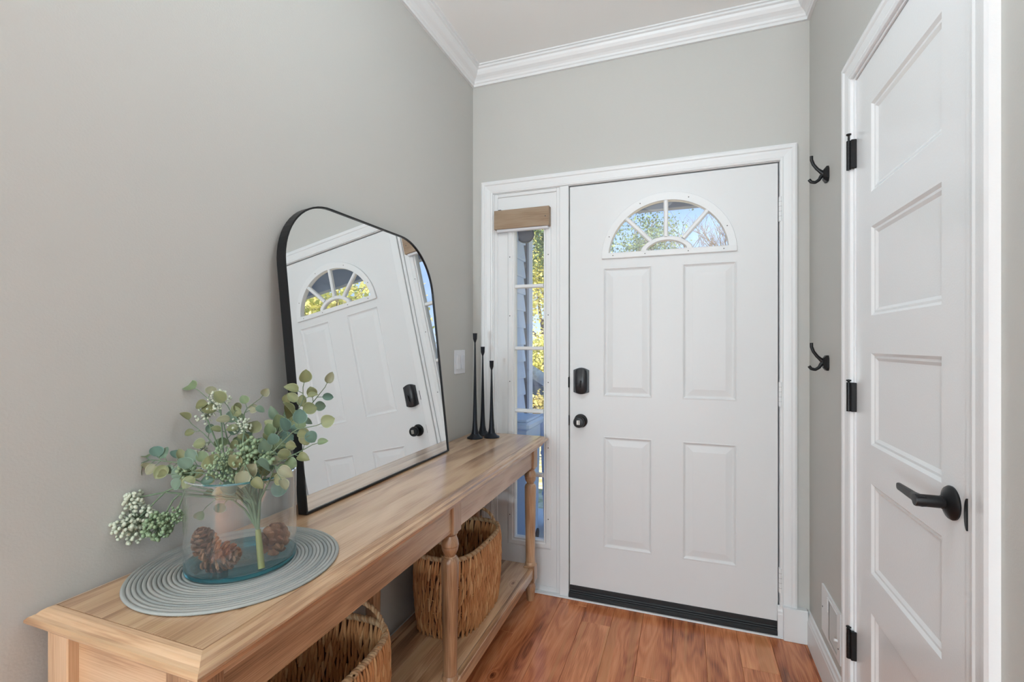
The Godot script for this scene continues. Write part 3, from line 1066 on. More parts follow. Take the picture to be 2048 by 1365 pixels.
func make_table() -> void:
	var at0 := Vector3(-0.85, 0, -1.365)
	var t := thing("console_table", "long pale wooden console table with turned legs and lower shelf", "table", at0)
	var off := -at0
	# top boards, run along z
	for q in [[-1.020, -0.902], [-0.902, -0.785], [-0.785, -0.6685]]:
		piece("top_board", Vector3(q[0], 0.772, -2.240) + off, Vector3(q[1], 0.800, -0.500) + off, 2, t, 0.0004, 1)
	# moulded edge on four sides
	var prof := [Vector2(0, 0), Vector2(0.008, -0.0015), Vector2(0.014, -0.005), Vector2(0.019, -0.010), Vector2(0.026, -0.0125), Vector2(0.030, -0.017), Vector2(0.030, -0.021), Vector2(0.026, -0.025), Vector2(0.016, -0.030), Vector2(0.010, -0.036), Vector2(0.006, -0.046), Vector2(-0.012, -0.046), Vector2(-0.012, -0.028), Vector2(0, -0.028)]
	var y := 0.800
	var c := [Vector3(-0.667, y, -2.241), Vector3(-0.667, y, -0.4985), Vector3(-1.021, y, -0.4985), Vector3(-1.021, y, -2.241)]
	var outs := [Vector3.RIGHT, Vector3.BACK, Vector3.LEFT, Vector3.FORWARD]
	for k in 4:
		grain = [2, 0, 2, 0][k]
		grain_size = Vector2(0.5, 1.6)
		grain_off = Vector2(rng.randf(), rng.randf())
		var st := mk()
		moulding(st, prof, c[k] + off, c[(k + 1) % 4] + off, outs[k], Vector3.UP, -1.0, 1.0)
		put("edge_moulding", st, wood([1, 1, 0, 0][k]), t)
	grain = 2
	# legs
	var xs := [-0.7115, -1.0075]
	var zs := [-0.5205, -1.365, -2.2095]
	var leg_prof := [Vector2(0.026, 0.648), Vector2(0.0262, 0.644), Vector2(0.021, 0.641), Vector2(0.0195, 0.637), Vector2(0.023, 0.630), Vector2(0.027, 0.620), Vector2(0.0285, 0.608), Vector2(0.0285, 0.604), Vector2(0.0268, 0.602), Vector2(0.0275, 0.598), Vector2(0.0255, 0.588), Vector2(0.021, 0.580), Vector2(0.018, 0.575), Vector2(0.018, 0.571), Vector2(0.0225, 0.567), Vector2(0.0268, 0.560), Vector2(0.0282, 0.550), Vector2(0.0275, 0.500), Vector2(0.0262, 0.420), Vector2(0.0245, 0.330), Vector2(0.0232, 0.240), Vector2(0.0228, 0.200), Vector2(0.0235, 0.197), Vector2(0.0235, 0.192), Vector2(0.0225, 0.190), Vector2(0.0260, 0.184), Vector2(0.0268, 0.176), Vector2(0.0268, 0.174)]
	leg_prof.reverse()
	var foot_prof := [Vector2(0.0001, 0.0), Vector2(0.0165, 0.0), Vector2(0.0175, 0.003), Vector2(0.0195, 0.025), Vector2(0.0245, 0.052), Vector2(0.0258, 0.066), Vector2(0.024, 0.078), Vector2(0.0205, 0.085), Vector2(0.0240, 0.091), Vector2(0.0240, 0.097)]
	for x in xs:
		for z in zs:
			var o := Node3D.new()
			o.name = "leg"
			t.add_child(o, true)
			o.position = Vector3(x, 0, z) + off
			piece("post_block", Vector3(-0.0275, 0.648, -0.0275), Vector3(0.0275, 0.772, 0.0275), 1, o, 0.002, 1)
			grain = 1
			grain_size = Vector2(0.5, 1.6)
			grain_off = Vector2(rng.randf(), rng.randf())
			var st := mk()
			lathe(st, leg_prof, 24)
			put("turned_shaft", st, wood(1), o)
			piece("shelf_block", Vector3(-0.0275, 0.097, -0.0275), Vector3(0.0275, 0.174, 0.0275), 1, o, 0.004, 1)
			grain = 1
			grain_size = Vector2(0.5, 1.6)
			st = mk()
			lathe(st, foot_prof, 24)
			put("foot", st, wood(1), o)
	grain = 2
	# aprons between the posts, set back a little
	for x in xs:
		for k in 2:
			var s := 1.0 if x > -0.9 else -1.0
			piece("apron", Vector3(x - 0.011 + s * 0.008, 0.655, zs[k + 1] + 0.0275) + off, Vector3(x + 0.011 + s * 0.008, 0.772, zs[k] - 0.0275) + off, 2, t, 0.001, [1, 0][k])
	for k in [0, 2]:
		var s: float = 1.0 if k == 0 else -1.0
		piece("end_apron", Vector3(xs[1] + 0.0275, 0.655, zs[k] - 0.011) + off, Vector3(xs[0] - 0.0275, 0.772, zs[k] + 0.011) + off, 0, t, 0.001, 1)
	# lower shelf: rails and boards
	for x in xs:
		var s := 1.0 if x > -0.9 else -1.0
		piece("shelf_rail", Vector3(x - 0.011 + s * 0.011, 0.120, zs[2] - 0.0) + off, Vector3(x + 0.011 + s * 0.011, 0.165, zs[0] + 0.0) + off, 2, t, 0.002, 1)
	for q in [[-0.9990, -0.905], [-0.905, -0.812], [-0.812, -0.7125]]:
		piece("shelf_board", Vector3(q[0] + 0.0004, 0.147, zs[2] - 0.020) + off, Vector3(q[1] - 0.0004, 0.1645, zs[0] + 0.020) + off, 2, t, 0.0006, 1)

# ---------------------------------------------------------------- mirror
func make_mirror() -> void:
	var lean := deg_to_rad(6.41)
	# local axes: x to the viewer's left along the wall (+z), y up the slope, z out of the glass
	var basis_ := Basis(Vector3(0, 0, -1), Vector3(-sin(lean), cos(lean), 0), Vector3(cos(lean), sin(lean), 0))
	var o := thing("leaning_mirror", "black framed mirror with rounded top corners leaning on the wall", "mirror")
	o.transform = Transform3D(basis_, Vector3(-0.9365, 0.8030, -1.383))
	var hw := 0.400
	var h := 0.874
	var r := 0.205
	var out := []
	out.append(Vector2(hw, 0.0))
	for i in 17:
		var a := PI / 2 * i / 16
		out.append(Vector2(hw - r + r * cos(a), h - r + r * sin(a)))
	for i in 17:
		var a := PI / 2 + PI / 2 * i / 16
		out.append(Vector2(-hw + r + r * cos(a), h - r + r * sin(a)))
	out.append(Vector2(-hw, 0.0))
	var cen := Vector2(0, 0.4)
	var inset := func(q: Vector2, d: float) -> Vector2:
		# inward offset that keeps the corners round
		var x := clampf(q.x, -hw + r, hw - r)
		var yy := clampf(q.y, 0.0, h - r)
		if q.y > h - r:
			var e := (q - Vector2(x, h - r))
			return q - e.normalized() * d if e.length() > 0.001 else q - Vector2(0, d)
		return Vector2(signf(q.x) * (hw - d), maxf(q.y, d))
	var inn := []
	for q in out:
		inn.append(inset.call(q, 0.005))
	var st := mk()
	var n := out.size()
	var zf := 0.004
	var zk := -0.024
	for i in n:
		var j := (i + 1) % n
		var mid: Vector2 = (out[i] + out[j]) / 2 - cen
		if i == n - 1:
			mid = Vector2(0, -1)
		var m3 := Vector3(mid.x, mid.y, 0)
		poly(st, [Vector3(out[i].x, out[i].y, zf), Vector3(out[j].x, out[j].y, zf), Vector3(out[j].x, out[j].y, zk), Vector3(out[i].x, out[i].y, zk)], m3)
		poly(st, [Vector3(out[i].x, out[i].y, zf), Vector3(out[j].x, out[j].y, zf), Vector3(inn[j].x, inn[j].y, zf), Vector3(inn[i].x, inn[i].y, zf)], Vector3.BACK)
		poly(st, [Vector3(inn[i].x, inn[i].y, zf), Vector3(inn[j].x, inn[j].y, zf), Vector3(inn[j].x, inn[j].y, 0), Vector3(inn[i].x, inn[i].y, 0)], -m3)
	put("frame", st, mats.black_metal, o)
	var glass := mat("mirror_glass", rgb8(238, 240, 240), 0.0, 1.0)
	st = mk()
	for i in n:
		var j := (i + 1) % n
		poly(st, [Vector3(cen.x, cen.y, 0), Vector3(inn[i].x, inn[i].y, 0), Vector3(inn[j].x, inn[j].y, 0)], Vector3.BACK)
	put("mirror_glass", st, glass, o)
	st = mk()
	for i in n:
		var j := (i + 1) % n
		poly(st, [Vector3(cen.x, cen.y, zk + 0.002), Vector3(out[i].x, out[i].y, zk + 0.002), Vector3(out[j].x, out[j].y, zk + 0.002)], Vector3.FORWARD)
	put("back_board", st, mats.gap_dark, o)

# ---------------------------------------------------------------- baskets
var track_table := []

func racetrack_raw(t: float, hw: float, hl: float) -> Vector2:
	var a := TAU * t
	var e := 0.62
	return Vector2(hw * signf(cos(a)) * pow(absf(cos(a)), e), hl * signf(sin(a)) * pow(absf(sin(a)), e))

# a point of the rounded oblong, t measured along its rim
func racetrack(t: float, hw: float, hl: float) -> Vector2:
	var n := 720
	if track_table.is_empty():
		var sum := 0.0
		track_table.append(0.0)
		for i in n:
			sum += racetrack_raw(float(i) / n, 0.122, 0.212).distance_to(racetrack_raw(float(i + 1) / n, 0.122, 0.212))
			track_table.append(sum)
	var want: float = fposmod(t, 1.0) * track_table[n]
	var k := clampi(track_table.bsearch(want) - 1, 0, n - 1)
	var f: float = (want - track_table[k]) / maxf(track_table[k + 1] - track_table[k], 1e-9)
	return racetrack_raw((k + f) / n, hw, hl)

func rope(st: SurfaceTool, pts: Array, radius: float, strand: float, turns: float, closed: bool, phase: float) -> void:
	var out := []
	var n := pts.size()
	var side := Vector3.ZERO
	for i in n:
		var tn: Vector3 = (pts[(i + 1) % n] - pts[(i - 1 + n) % n]).normalized() if closed else (pts[mini(i + 1, n - 1)] - pts[maxi(i - 1, 0)]).normalized()
		if side == Vector3.ZERO:
			side = tn.cross(Vector3.UP if absf(tn.y) < 0.9 else Vector3.RIGHT).normalized()
		side = (side - tn * side.dot(tn)).normalized()
		var up := tn.cross(side)
		var a := phase + TAU * turns * i / (n if closed else n - 1)
		out.append(pts[i] + (side * cos(a) + up * sin(a)) * radius)
	tube(st, out, [strand], 6, closed)

func make_baskets() -> void:
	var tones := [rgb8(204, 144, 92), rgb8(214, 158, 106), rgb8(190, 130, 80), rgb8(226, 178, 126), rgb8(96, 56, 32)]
	var fibre := noise_texture(8, 0.03, 256, false, 1.0, 3)
	for k in tones.size():
		var m := mat("strand_%d" % k, tones[k], 0.55)
		m.heightmap_enabled = true
		m.heightmap_texture = fibre
		m.heightmap_scale = 0.12
		m.uv1_triplanar = true
		m.uv1_scale = Vector3(120, 14, 120)
	mat("rope_pale", rgb8(188, 154, 116), 0.6)
	mat("rope_dark", rgb8(164, 124, 86), 0.6)
	# strand meshes: a swelling, slightly twisted straw
	var meshes := []
	for v in 4:
		var st := mk()
		var pts := []
		var rad := []
		for i in 6:
			var t := float(i) / 5
			pts.append(Vector3(0.0022 * sin(t * 3.0 + v * 1.7), (t - 0.5) * 0.078, 0.0050 * sin(PI * t) - 0.0025))
			rad.append(0.0017 + 0.0036 * pow(sin(PI * clampf(t, 0.03, 0.97)), 0.7) * (1.0 + 0.16 * sin(v * 2.1 + t * 5.0)))
		tube(st, pts, rad, 7, false, true, 1.0, Vector3.RIGHT)
		meshes.append(done(st))
	var proto := [
		{"at": Vector3(-0.868, 0.165, -0.925), "label": "woven straw basket under the table beneath the vase, nearest the camera", "far": false},
		{"at": Vector3(-0.868, 0.165, -1.755), "label": "woven straw basket under the table nearest the front door", "far": true},
	]
	for q in proto:
		var o := thing("woven_basket", q.label, "basket", q.at, "woven baskets on the lower shelf")
		var hw := 0.122
		var hl := 0.212
		var h := 0.292
		var bulge := func(y: float) -> float: return 0.93 + 0.085 * sin(PI * clampf(y / h, 0, 1) * 0.75)
		# core wall and bottom
		var st := mk()
		var seg := 72
		for i in seg:
			for j in 6:
				var P := []
				for e in [[i, j], [i + 1, j], [i + 1, j + 1], [i, j + 1]]:
					var y: float = h * e[1] / 6.0
					var p: Vector2 = racetrack(float(e[0]) / seg, hw, hl) * bulge.call(y)
					P.append(Vector3(p.x, 0.002 + y, p.y))
				var mid := racetrack((i + 0.5) / seg, 1, 1)
				poly(st, P, Vector3(mid.x, 0, mid.y))
			var a := racetrack(float(i) / seg, hw, hl) * 0.93
			var b := racetrack(float(i + 1) / seg, hw, hl) * 0.93
			poly(st, [Vector3(0, 0.004, 0), Vector3(a.x, 0.004, a.y), Vector3(b.x, 0.004, b.y)], Vector3.UP)
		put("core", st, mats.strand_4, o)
		# strands in staggered rows, outside and inside
		var cols := 104
		var rows := 6
		var list := []
		for side in [1.0, -1.0]:
			for c in cols:
				for r in rows:
					var t := (c + 0.5 + rng.randf_range(-0.12, 0.12)) / cols
					var y := h * (r + 0.5 + (0.5 if c % 2 == 1 else 0.0)) / rows - 0.012
					if y > h - 0.036:
						y = h - 0.040
					var k: float = bulge.call(y)
					var p := racetrack(t, hw + side * 0.006, hl + side * 0.006) * k
					var p2 := racetrack(t + 0.004, hw, hl) * k
					var p1 := racetrack(t - 0.004, hw, hl) * k
					var tan := Vector3(p2.x - p1.x, 0, p2.y - p1.y).normalized()
					var nor := tan.cross(Vector3.UP)
					var mid := Vector3(p.x, 0, p.y)
					if nor.dot(mid) < 0:
						nor = -nor
					nor *= side
					var bs := Basis(Vector3.UP.cross(nor), Vector3.UP, nor).rotated(nor, rng.randf_range(-0.13, 0.13) - 0.05)
					bs = bs.scaled_local(Vector3(rng.randf_range(0.86, 1.08), rng.randf_range(0.85, 1.12), 1.0))
					var pos := Vector3(p.x, y + 0.004 + rng.randf_range(-0.006, 0.006), p.y)
					var eye: Vector3 = Vector3(0, 1.25, 0) - (q.at + pos)
					list.append([nor.dot(eye.normalized()) - 0.2 * eye.length(), Transform3D(bs, pos), rng.randi_range(0, 3), [0, 0, 1, 1, 2, 2, 3, 0][rng.randi_range(0, 7)]])
		list.sort_custom(func(a, b): return a[0] > b[0])
		var rests := [mk(), mk(), mk(), mk()]
		for i in list.size():
			var e: Array = list[i]
			if i < 300:
				part("strand", meshes[e[2]], mats["strand_%d" % e[3]], o, e[1])
			else:
				rests[e[3]].append_from(meshes[e[2]], 0, e[1])
		var joined := ArrayMesh.new()
		for k in 4:
			rests[k].index()
			rests[k].commit(joined)
			joined.surface_set_material(k, mats["strand_%d" % k])
		var stuff := part("remaining_strands", joined, null, o)
		stuff.set_meta("kind", "stuff")
		# thin cross weft showing between the strands
		for r in range(1, rows):
			var ring := []
			var y := h * r / rows
			for i in 72:
				var p: Vector2 = racetrack(i / 72.0, hw + 0.0065, hl + 0.0065) * bulge.call(y)
				ring.append(Vector3(p.x, y + 0.003 * sin(i * 1.3), p.y))
			st = mk()
			tube(st, ring, [0.0016], 5, true)
			put("weft", st, mats.strand_3, o)
		# braided rim and handles
		var rim := []
		for i in 400:
			var p: Vector2 = racetrack(i / 400.0, hw + 0.002, hl + 0.002) * bulge.call(h)
			rim.append(Vector3(p.x, h + 0.002, p.y))
		for ph in 3:
			st = mk()
			rope(st, rim, 0.0048, 0.0050, 44.0, true, TAU * ph / 3)
			put("rim_strand", st, mats.rope_pale if ph != 1 else mats.rope_dark, o)
		for s in [-1.0, 1.0]:
			var arc := []
			for i in 41:
				var a := PI * i / 40
				arc.append(Vector3(0.066 * cos(a), h - 0.006 + 0.066 * sin(a), s * (hl * 0.975 - 0.012 * sin(a))))
			var hd := structure_part("handle", o)
			for ph in 2:
				st = mk()
				rope(st, arc, 0.0036, 0.0046, 9.0, false, PI * ph)
				put("handle_strand", st, mats.rope_pale if ph == 0 else mats.rope_dark, hd)

# ---------------------------------------------------------------- placemat, vase, cones
const VASE := Vector3(-0.852, 0.8, -0.722)

func make_placemat_and_vase() -> void:
	var o := thing("placemat", "round blue grey coiled placemat under the glass vase", "placemat", Vector3(-0.856, 0.8003, -0.720))
	mat("mat_cord_a", rgb8(164, 166, 162), 0.6)
	mat("mat_cord_b", rgb8(152, 156, 154), 0.6)
	mat("mat_cord_c", rgb8(172, 172, 168), 0.6)
	var rings := 25
	var big := 0.190
	for k in rings:
		var r := big * (k + 0.5) / rings
		var st := mk()
		var n := maxi(24, int(r * TAU / 0.0024))
		var pts := []
		var rad := []
		for i in n:
			var a := TAU * i / n
			pts.append(Vector3(cos(a) * r, 0.0032, sin(a) * r))
			rad.append(0.0043 if i % 2 == 0 else 0.0036)
		# plaited cord: the radius swells at every stitch
		var ring_pts := pts
		for i in n:
			var j := (i + 1) % n
			for s in 6:
				var P := []
				var N := []
				for q in [[i, s], [i, s + 1], [j, s + 1], [j, s]]:
					var an: float = TAU * q[1] / 6
					var u: Vector3 = Vector3(pts[q[0]].x, 0, pts[q[0]].z).normalized()
					var nn := u * cos(an) + Vector3.UP * sin(an)
					P.append(ring_pts[q[0]] + Vector3(nn.x, nn.y * 0.75, nn.z) * rad[q[0]])
					N.append(nn)
				quad_s(st, P, N)
		put("cord_ring", st, mats[["mat_cord_a", "mat_cord_b", "mat_cord_a", "mat_cord_c"][k % 4]], o)

	# vase
	var top := 0.8065
	var v := thing("glass_vase", "wide clear glass cylinder vase with teal tinted base", "vase", Vector3(VASE.x, top, VASE.z))
	var clear := mat("vase_glass", rgb8(206, 228, 230), 0.03, 0.0, 0.6)
	clear.transparency = BaseMaterial3D.TRANSPARENCY_ALPHA
	clear.albedo_color.a = 0.02
	var thick := mat("vase_base_glass", rgb8(96, 182, 196), 0.04, 0.0, 0.5)
	thick.transparency = BaseMaterial3D.TRANSPARENCY_ALPHA
	thick.refraction_enabled = true
	thick.refraction_scale = 0.05
	thick.albedo_color.a = 0.12
	var rv := 0.101
	var st := mk()
	lathe(st, [Vector2(rv, 0.012), Vector2(rv, 0.183)], 64)
	put("outer_wall", st, clear, v)
	st = mk()
	lathe(st, [Vector2(rv - 0.004, 0.183), Vector2(rv - 0.004, 0.012)], 64)
	put("inner_wall", st, clear, v)
	st = mk()
	lathe(st, [Vector2(rv - 0.004, 0.183), Vector2(rv - 0.003, 0.1855), Vector2(rv - 0.001, 0.1855), Vector2(rv, 0.183), Vector2(rv - 0.001, 0.1815), Vector2(rv - 0.003, 0.1815), Vector2(rv - 0.004, 0.183)], 64)
	put("rim", st, thick, v)
	st = mk()
	lathe(st, [Vector2(0.0001, 0.0), Vector2(rv - 0.010, 0.0), Vector2(rv - 0.004, 0.0015), Vector2(rv - 0.0005, 0.005), Vector2(rv, 0.0119), Vector2(rv - 0.004, 0.0119), Vector2(rv - 0.008, 0.0085), Vector2(0.0001, 0.0080)], 64)
	put("base", st, thick, v)

	# pine cones
	for k in 4:
		mat("cone_%d" % k, [rgb8(112, 74, 52), rgb8(92, 58, 42), rgb8(134, 96, 70), rgb8(76, 50, 40)][k], 0.65)
	var st2 := mk()
	# one scale: a thick wedge that swells to a rounded tip, along +z
	var secs := [[0.0, 0.0030, 0.0008], [0.5, 0.0056, 0.0010], [0.78, 0.0092, 0.0014], [0.92, 0.0086, 0.0020], [1.0, 0.0046, 0.0012]]
	var loops := []
	for s in secs:
		loops.append([Vector3(-s[1], -s[2] + 0.0036 * s[0] * s[0], s[0]), Vector3(0, -s[2] * 1.3 + 0.0016 * s[0], s[0]), Vector3(s[1], -s[2] + 0.0036 * s[0] * s[0], s[0]), Vector3(s[1] * 0.7, s[2] + 0.0032 * s[0] * s[0], s[0]), Vector3(-s[1] * 0.7, s[2] + 0.0032 * s[0] * s[0], s[0])])
	for i in loops.size() - 1:
		for k in 5:
			var a: Vector3 = loops[i][k]
			poly(st2, [a, loops[i][(k + 1) % 5], loops[i + 1][(k + 1) % 5], loops[i + 1][k]], Vector3(a.x, a.y - 0.0018, 0) + Vector3(0, 0, 0.002))
	poly(st2, loops[-1], Vector3.BACK)
	var scale_mesh := done(st2)
	var base_y := top + 0.0082
	var cones := [
		{"at": at(442, 1114, 0.912), "axis": Vector3(0.75, 0.05, -0.35), "len": 0.068, "r": 0.031, "label": "large brown pine cone lying at the front of the vase"},
		{"at": at(410, 1086, 0.955), "axis": Vector3(-0.15, 0.95, 0.25), "len": 0.064, "r": 0.026, "label": "upright brown pine cone at the left inside the vase"},
		{"at": at(549, 1076, 0.975), "axis": Vector3(-0.45, 0.35, -0.75), "len": 0.066, "r": 0.030, "label": "pine cone at the right behind the stem in the vase"},
	]
	for q in cones:
		var c := thing("pine_cone", q.label, "pine cone", q.at, "pine cones in the vase")
		var ax: Vector3 = q.axis.normalized()
		var sd := ax.cross(Vector3(0.3, 0.2, 0.9)).normalized()
		c.basis = Basis(sd, ax, sd.cross(ax)).orthonormalized()
		var L: float = q.len
		var R: float = q.r
		var core := mk()
		ball(core, Vector3.ZERO, Vector3(R * 0.42, L * 0.46, R * 0.42), 12, 8)
		put("core", core, mats.cone_3, c)
		var n := 52
		for i in n:
			var t := (i + 0.5) / n
			var a := i * 2.39996
			var y := (t - 0.5) * L * 0.92
			var rr := R * pow(sin(PI * clampf(0.10 + 0.86 * t, 0, 1)), 0.6)
			var d := Vector3(cos(a), lerpf(-0.25, 1.5, t), sin(a)).normalized()
			var x := Vector3.UP.cross(d).normalized()
			var reach := rr * rng.randf_range(0.98, 1.12)
			var wide := lerpf(1.0, 0.7, absf(t - 0.45) * 1.6)
			var bs := Basis(x * wide, d.cross(x) * wide, d * reach)
			part("scale", scale_mesh, mats["cone_%d" % [0, 0, 1, 2, 0, 1][rng.randi_range(0, 5)]], c, Transform3D(bs, Vector3(cos(a) * R * 0.06, y - d.y * reach * 0.55, sin(a) * R * 0.06)))

# ---------------------------------------------------------------- bouquet
func smooth_path(pts: Array, n: int) -> Array:
	var c := Curve3D.new()
	for i in pts.size():
		var a: Vector3 = pts[maxi(i - 1, 0)]
		var b: Vector3 = pts[mini(i + 1, pts.size() - 1)]
		var h := (b - a) / 6.0
		c.add_point(pts[i], -h, h)
	var out := []
	var L := c.get_baked_length()
	for i in n + 1:
		out.append(c.sample_baked(L * i / n))
	return out

func leaf_mesh(wide: float, fold: float, curl: float) -> ArrayMesh:
	# one unit long along +y, stalk at the origin, upper side +z
	var st := mk()
	var n := 8
	var rows := []
	for i in n + 1:
		var t := float(i) / n
		var w := wide * pow(sin(PI * pow(t, 0.9)), 0.6) if i > 0 and i < n else 0.004
		var row := []
		for s in [-1.0, -0.84, 0.0, 0.84, 1.0]:
			row.append(Vector3(w * s, t, fold * w * absf(s) * absf(s) - curl * t * t))
		rows.append(row)
	for i in n:
		for k in 4:
			for q in [[i, k], [i + 1, k + 1], [i, k + 1], [i, k], [i + 1, k], [i + 1, k + 1]]:
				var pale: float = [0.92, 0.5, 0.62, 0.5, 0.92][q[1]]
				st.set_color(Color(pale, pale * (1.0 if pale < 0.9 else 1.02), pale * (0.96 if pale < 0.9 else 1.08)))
				vert(st, rows[q[0]][q[1]], Vector3(-fold * 2.0 * (q[1] - 2) / 2.0, 2 * curl * q[0] / n, 1.0).normalized())
	return done(st)

func make_bouquet() -> void:
	var D := 0.985    # sight depth of the vase's middle
	var root := VASE + Vector3(0.030, 0.020, -0.012)
	var o := thing("greenery_bouquet", "artificial eucalyptus and berry bouquet standing in the glass vase", "bouquet", root)
	var stem := mat("stem", rgb8(104, 122, 96), 0.6)
	var stem2 := mat("stem_olive", rgb8(128, 134, 82), 0.6)
	var tones := [rgb8(148, 168, 126), rgb8(136, 162, 140), rgb8(166, 172, 124), rgb8(176, 174, 142), rgb8(120, 154, 140), rgb8(150, 152, 106)]
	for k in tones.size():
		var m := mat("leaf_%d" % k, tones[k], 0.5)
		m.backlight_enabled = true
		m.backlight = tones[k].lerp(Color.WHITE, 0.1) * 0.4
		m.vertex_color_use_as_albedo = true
	var leaves := [leaf_mesh(0.42, 0.35, 0.12), leaf_mesh(0.48, 0.22, 0.22), leaf_mesh(0.36, 0.6, 0.3)]
	var here := func(u: float, v: float, d := 0.0) -> Vector3: return at(u, v, D + d) - root
	# the thick stalk from the base to where it divides
	var fork: Vector3 = here.call(516, 1060, -0.055)
	var st := mk()
	tube(st, smooth_path([here.call(523, 1138, -0.078), here.call(520, 1105, -0.068), fork], 6), [0.0062, 0.006, 0.006, 0.0058, 0.0056, 0.0054, 0.005], 10)
	put("main_stalk", st, stem2, o)
	# branches: way points (u, v, depth), then how many leaves and their size
	var branches := [
		[[[514, 1010, 0.0], [500, 945, 0.01], [545, 880, 0.0], [590, 835, -0.01], [606, 800, -0.01], [606, 775, -0.02]], 11, 0.026],
		[[[520, 1000, 0.01], [530, 950, 0.02], [570, 860, 0.04], [618, 815, 0.05], [650, 775, 0.05]], 8, 0.024],
		[[[512, 1010, -0.01], [498, 950, -0.03], [540, 910, -0.05], [590, 860, -0.06], [632, 852, -0.06]], 8, 0.024],
		[[[518, 1005, 0.0], [525, 960, -0.02], [555, 925, -0.04], [598, 905, -0.05], [625, 890, -0.05]], 6, 0.025],
		[[[508, 1005, 0.02], [490, 940, 0.05], [480, 880, 0.07], [490, 820, 0.07], [520, 798, 0.06]], 8, 0.026],
		[[[506, 1000, 0.02], [480, 930, 0.05], [455, 880, 0.08], [440, 820, 0.08], [398, 782, 0.09]], 8, 0.027],
		[[[500, 1010, 0.01], [470, 950, 0.03], [440, 905, 0.05], [410, 870, 0.06], [383, 848, 0.06]], 6, 0.024],
		[[[498, 1010, 0.0], [455, 960, -0.01], [410, 935, -0.01], [350, 925, -0.01], [300, 920, 0.0], [275, 930, 0.0]], 12, 0.027],
		[[[496, 1015, 0.0], [460, 975, -0.04], [430, 950, -0.06], [390, 945, -0.07], [345, 950, -0.07]], 6, 0.027],
		[[[505, 1000, -0.02], [480, 960, -0.07], [490, 930, -0.08], [500, 950, -0.09]], 4, 0.030],
		[[[520, 1000, -0.02], [540, 960, -0.07], [550, 930, -0.08], [556, 950, -0.09]], 4, 0.028],
		[[[490, 1020, 0.0], [465, 1000, 0.0], [430, 1000, 0.01], [412, 1015, 0.01]], 3, 0.024],
		[[[514, 1010, 0.02], [512, 930, 0.06], [505, 880, 0.07], [470, 840, 0.06], [455, 812, 0.05]], 8, 0.025],
		[[[516, 1010, 0.01], [525, 930, 0.02], [545, 890, 0.02], [560, 850, 0.01], [572, 815, 0.0]], 8, 0.025],
	]
	var toward := Vector3(0.763, 0.25, 0.60)
	for b in branches:
		var pts := [fork]
		for q in b[0]:
			pts.append(here.call(q[0], q[1], q[2]))
		var path := smooth_path(pts, 26)
		var rad := []
		for i in path.size():
			rad.append(lerpf(0.0031, 0.0008, float(i) / 26))
		var br := structure_part("branch", o)
		st = mk()
		tube(st, path, rad, 6)
		put("twig", st, stem, br)
		var n: int = int(b[1] * 1.6)
		for i in n:
			var f := 0.44 + 0.56 * float(i + 1) / n
			var j := mini(int(f * 26), 26)
			var tan: Vector3 = (path[mini(j + 1, 26)] - path[j - 1]).normalized()
			var side := tan.cross(toward).normalized() * (1.0 if i % 2 == 0 else -1.0)
			var dir := (tan * 0.7 + side * rng.randf_range(0.6, 1.1) + toward * rng.randf_range(-0.45, 0.45)).normalized()
			if i == n - 1:
				dir = (tan + side * 0.2).normalized()
			var face := (toward + Vector3(rng.randf_range(-0.6, 0.6), rng.randf_range(-0.2, 0.8), rng.randf_range(-0.6, 0.6))).normalized()
			var x := dir.cross(face).normalized()
			var size: float = b[2] * rng.randf_range(0.8, 1.25)
			var stalk := 0.010
			var s2 := mk()
			tube(s2, [path[j], path[j] + dir * (stalk + 0.003)], [0.0009, 0.0007], 5)
			put("leaf_stalk", s2, stem, br)
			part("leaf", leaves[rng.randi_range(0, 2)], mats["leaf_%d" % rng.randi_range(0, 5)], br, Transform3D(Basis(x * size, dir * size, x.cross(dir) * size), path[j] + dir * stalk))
	# berry sprays: clusters of small buds on thin stalks, too many to count
	var bud_st := mk()
	ball(bud_st, Vector3.ZERO, Vector3(0.0026, 0.0032, 0.0026), 8, 5)
	var bud := done(bud_st)
	var pale := mat("bud_pale", rgb8(196, 202, 182), 0.55)
	var green := mat("bud_green", rgb8(134, 154, 120), 0.55)
	var sprays := [
		[[340, 975, -0.01], [268, 1046, -0.02], 0.042, 260, "pale", 0.6],
		[[330, 985, -0.01], [266, 998, -0.02], 0.020, 60, "pale", 0.3],
		[[352, 990, -0.02], [318, 1052, -0.03], 0.030, 150, "green", 0.3],
		[[375, 970, -0.02], [352, 1030, -0.03], 0.018, 40, "green", 0.0],
		[[480, 960, -0.06], [455, 930, -0.07], 0.040, 170, "green", 0.2],
		[[500, 960, -0.04], [505, 905, -0.05], 0.032, 120, "green", 0.5],
		[[450, 960, 0.02], [440, 802, 0.08], 0.026, 70, "pale", 0.0],
		[[520, 930, 0.02], [478, 850, 0.07], 0.022, 50, "pale", 0.0],
		[[440, 940, 0.02], [405, 900, 0.06], 0.020, 34, "pale", 0.0],
		[[450, 930, 0.02], [412, 832, 0.08], 0.020, 40, "pale", 0.0],
		[[480, 930, 0.02], [490, 850, 0.06], 0.016, 26, "pale", 0.0],
		[[390, 960, -0.05], [372, 940, -0.06], 0.016, 34, "green", 0.4],
		[[520, 960, -0.04], [535, 915, -0.05], 0.016, 40, "green", 0.4],
	]
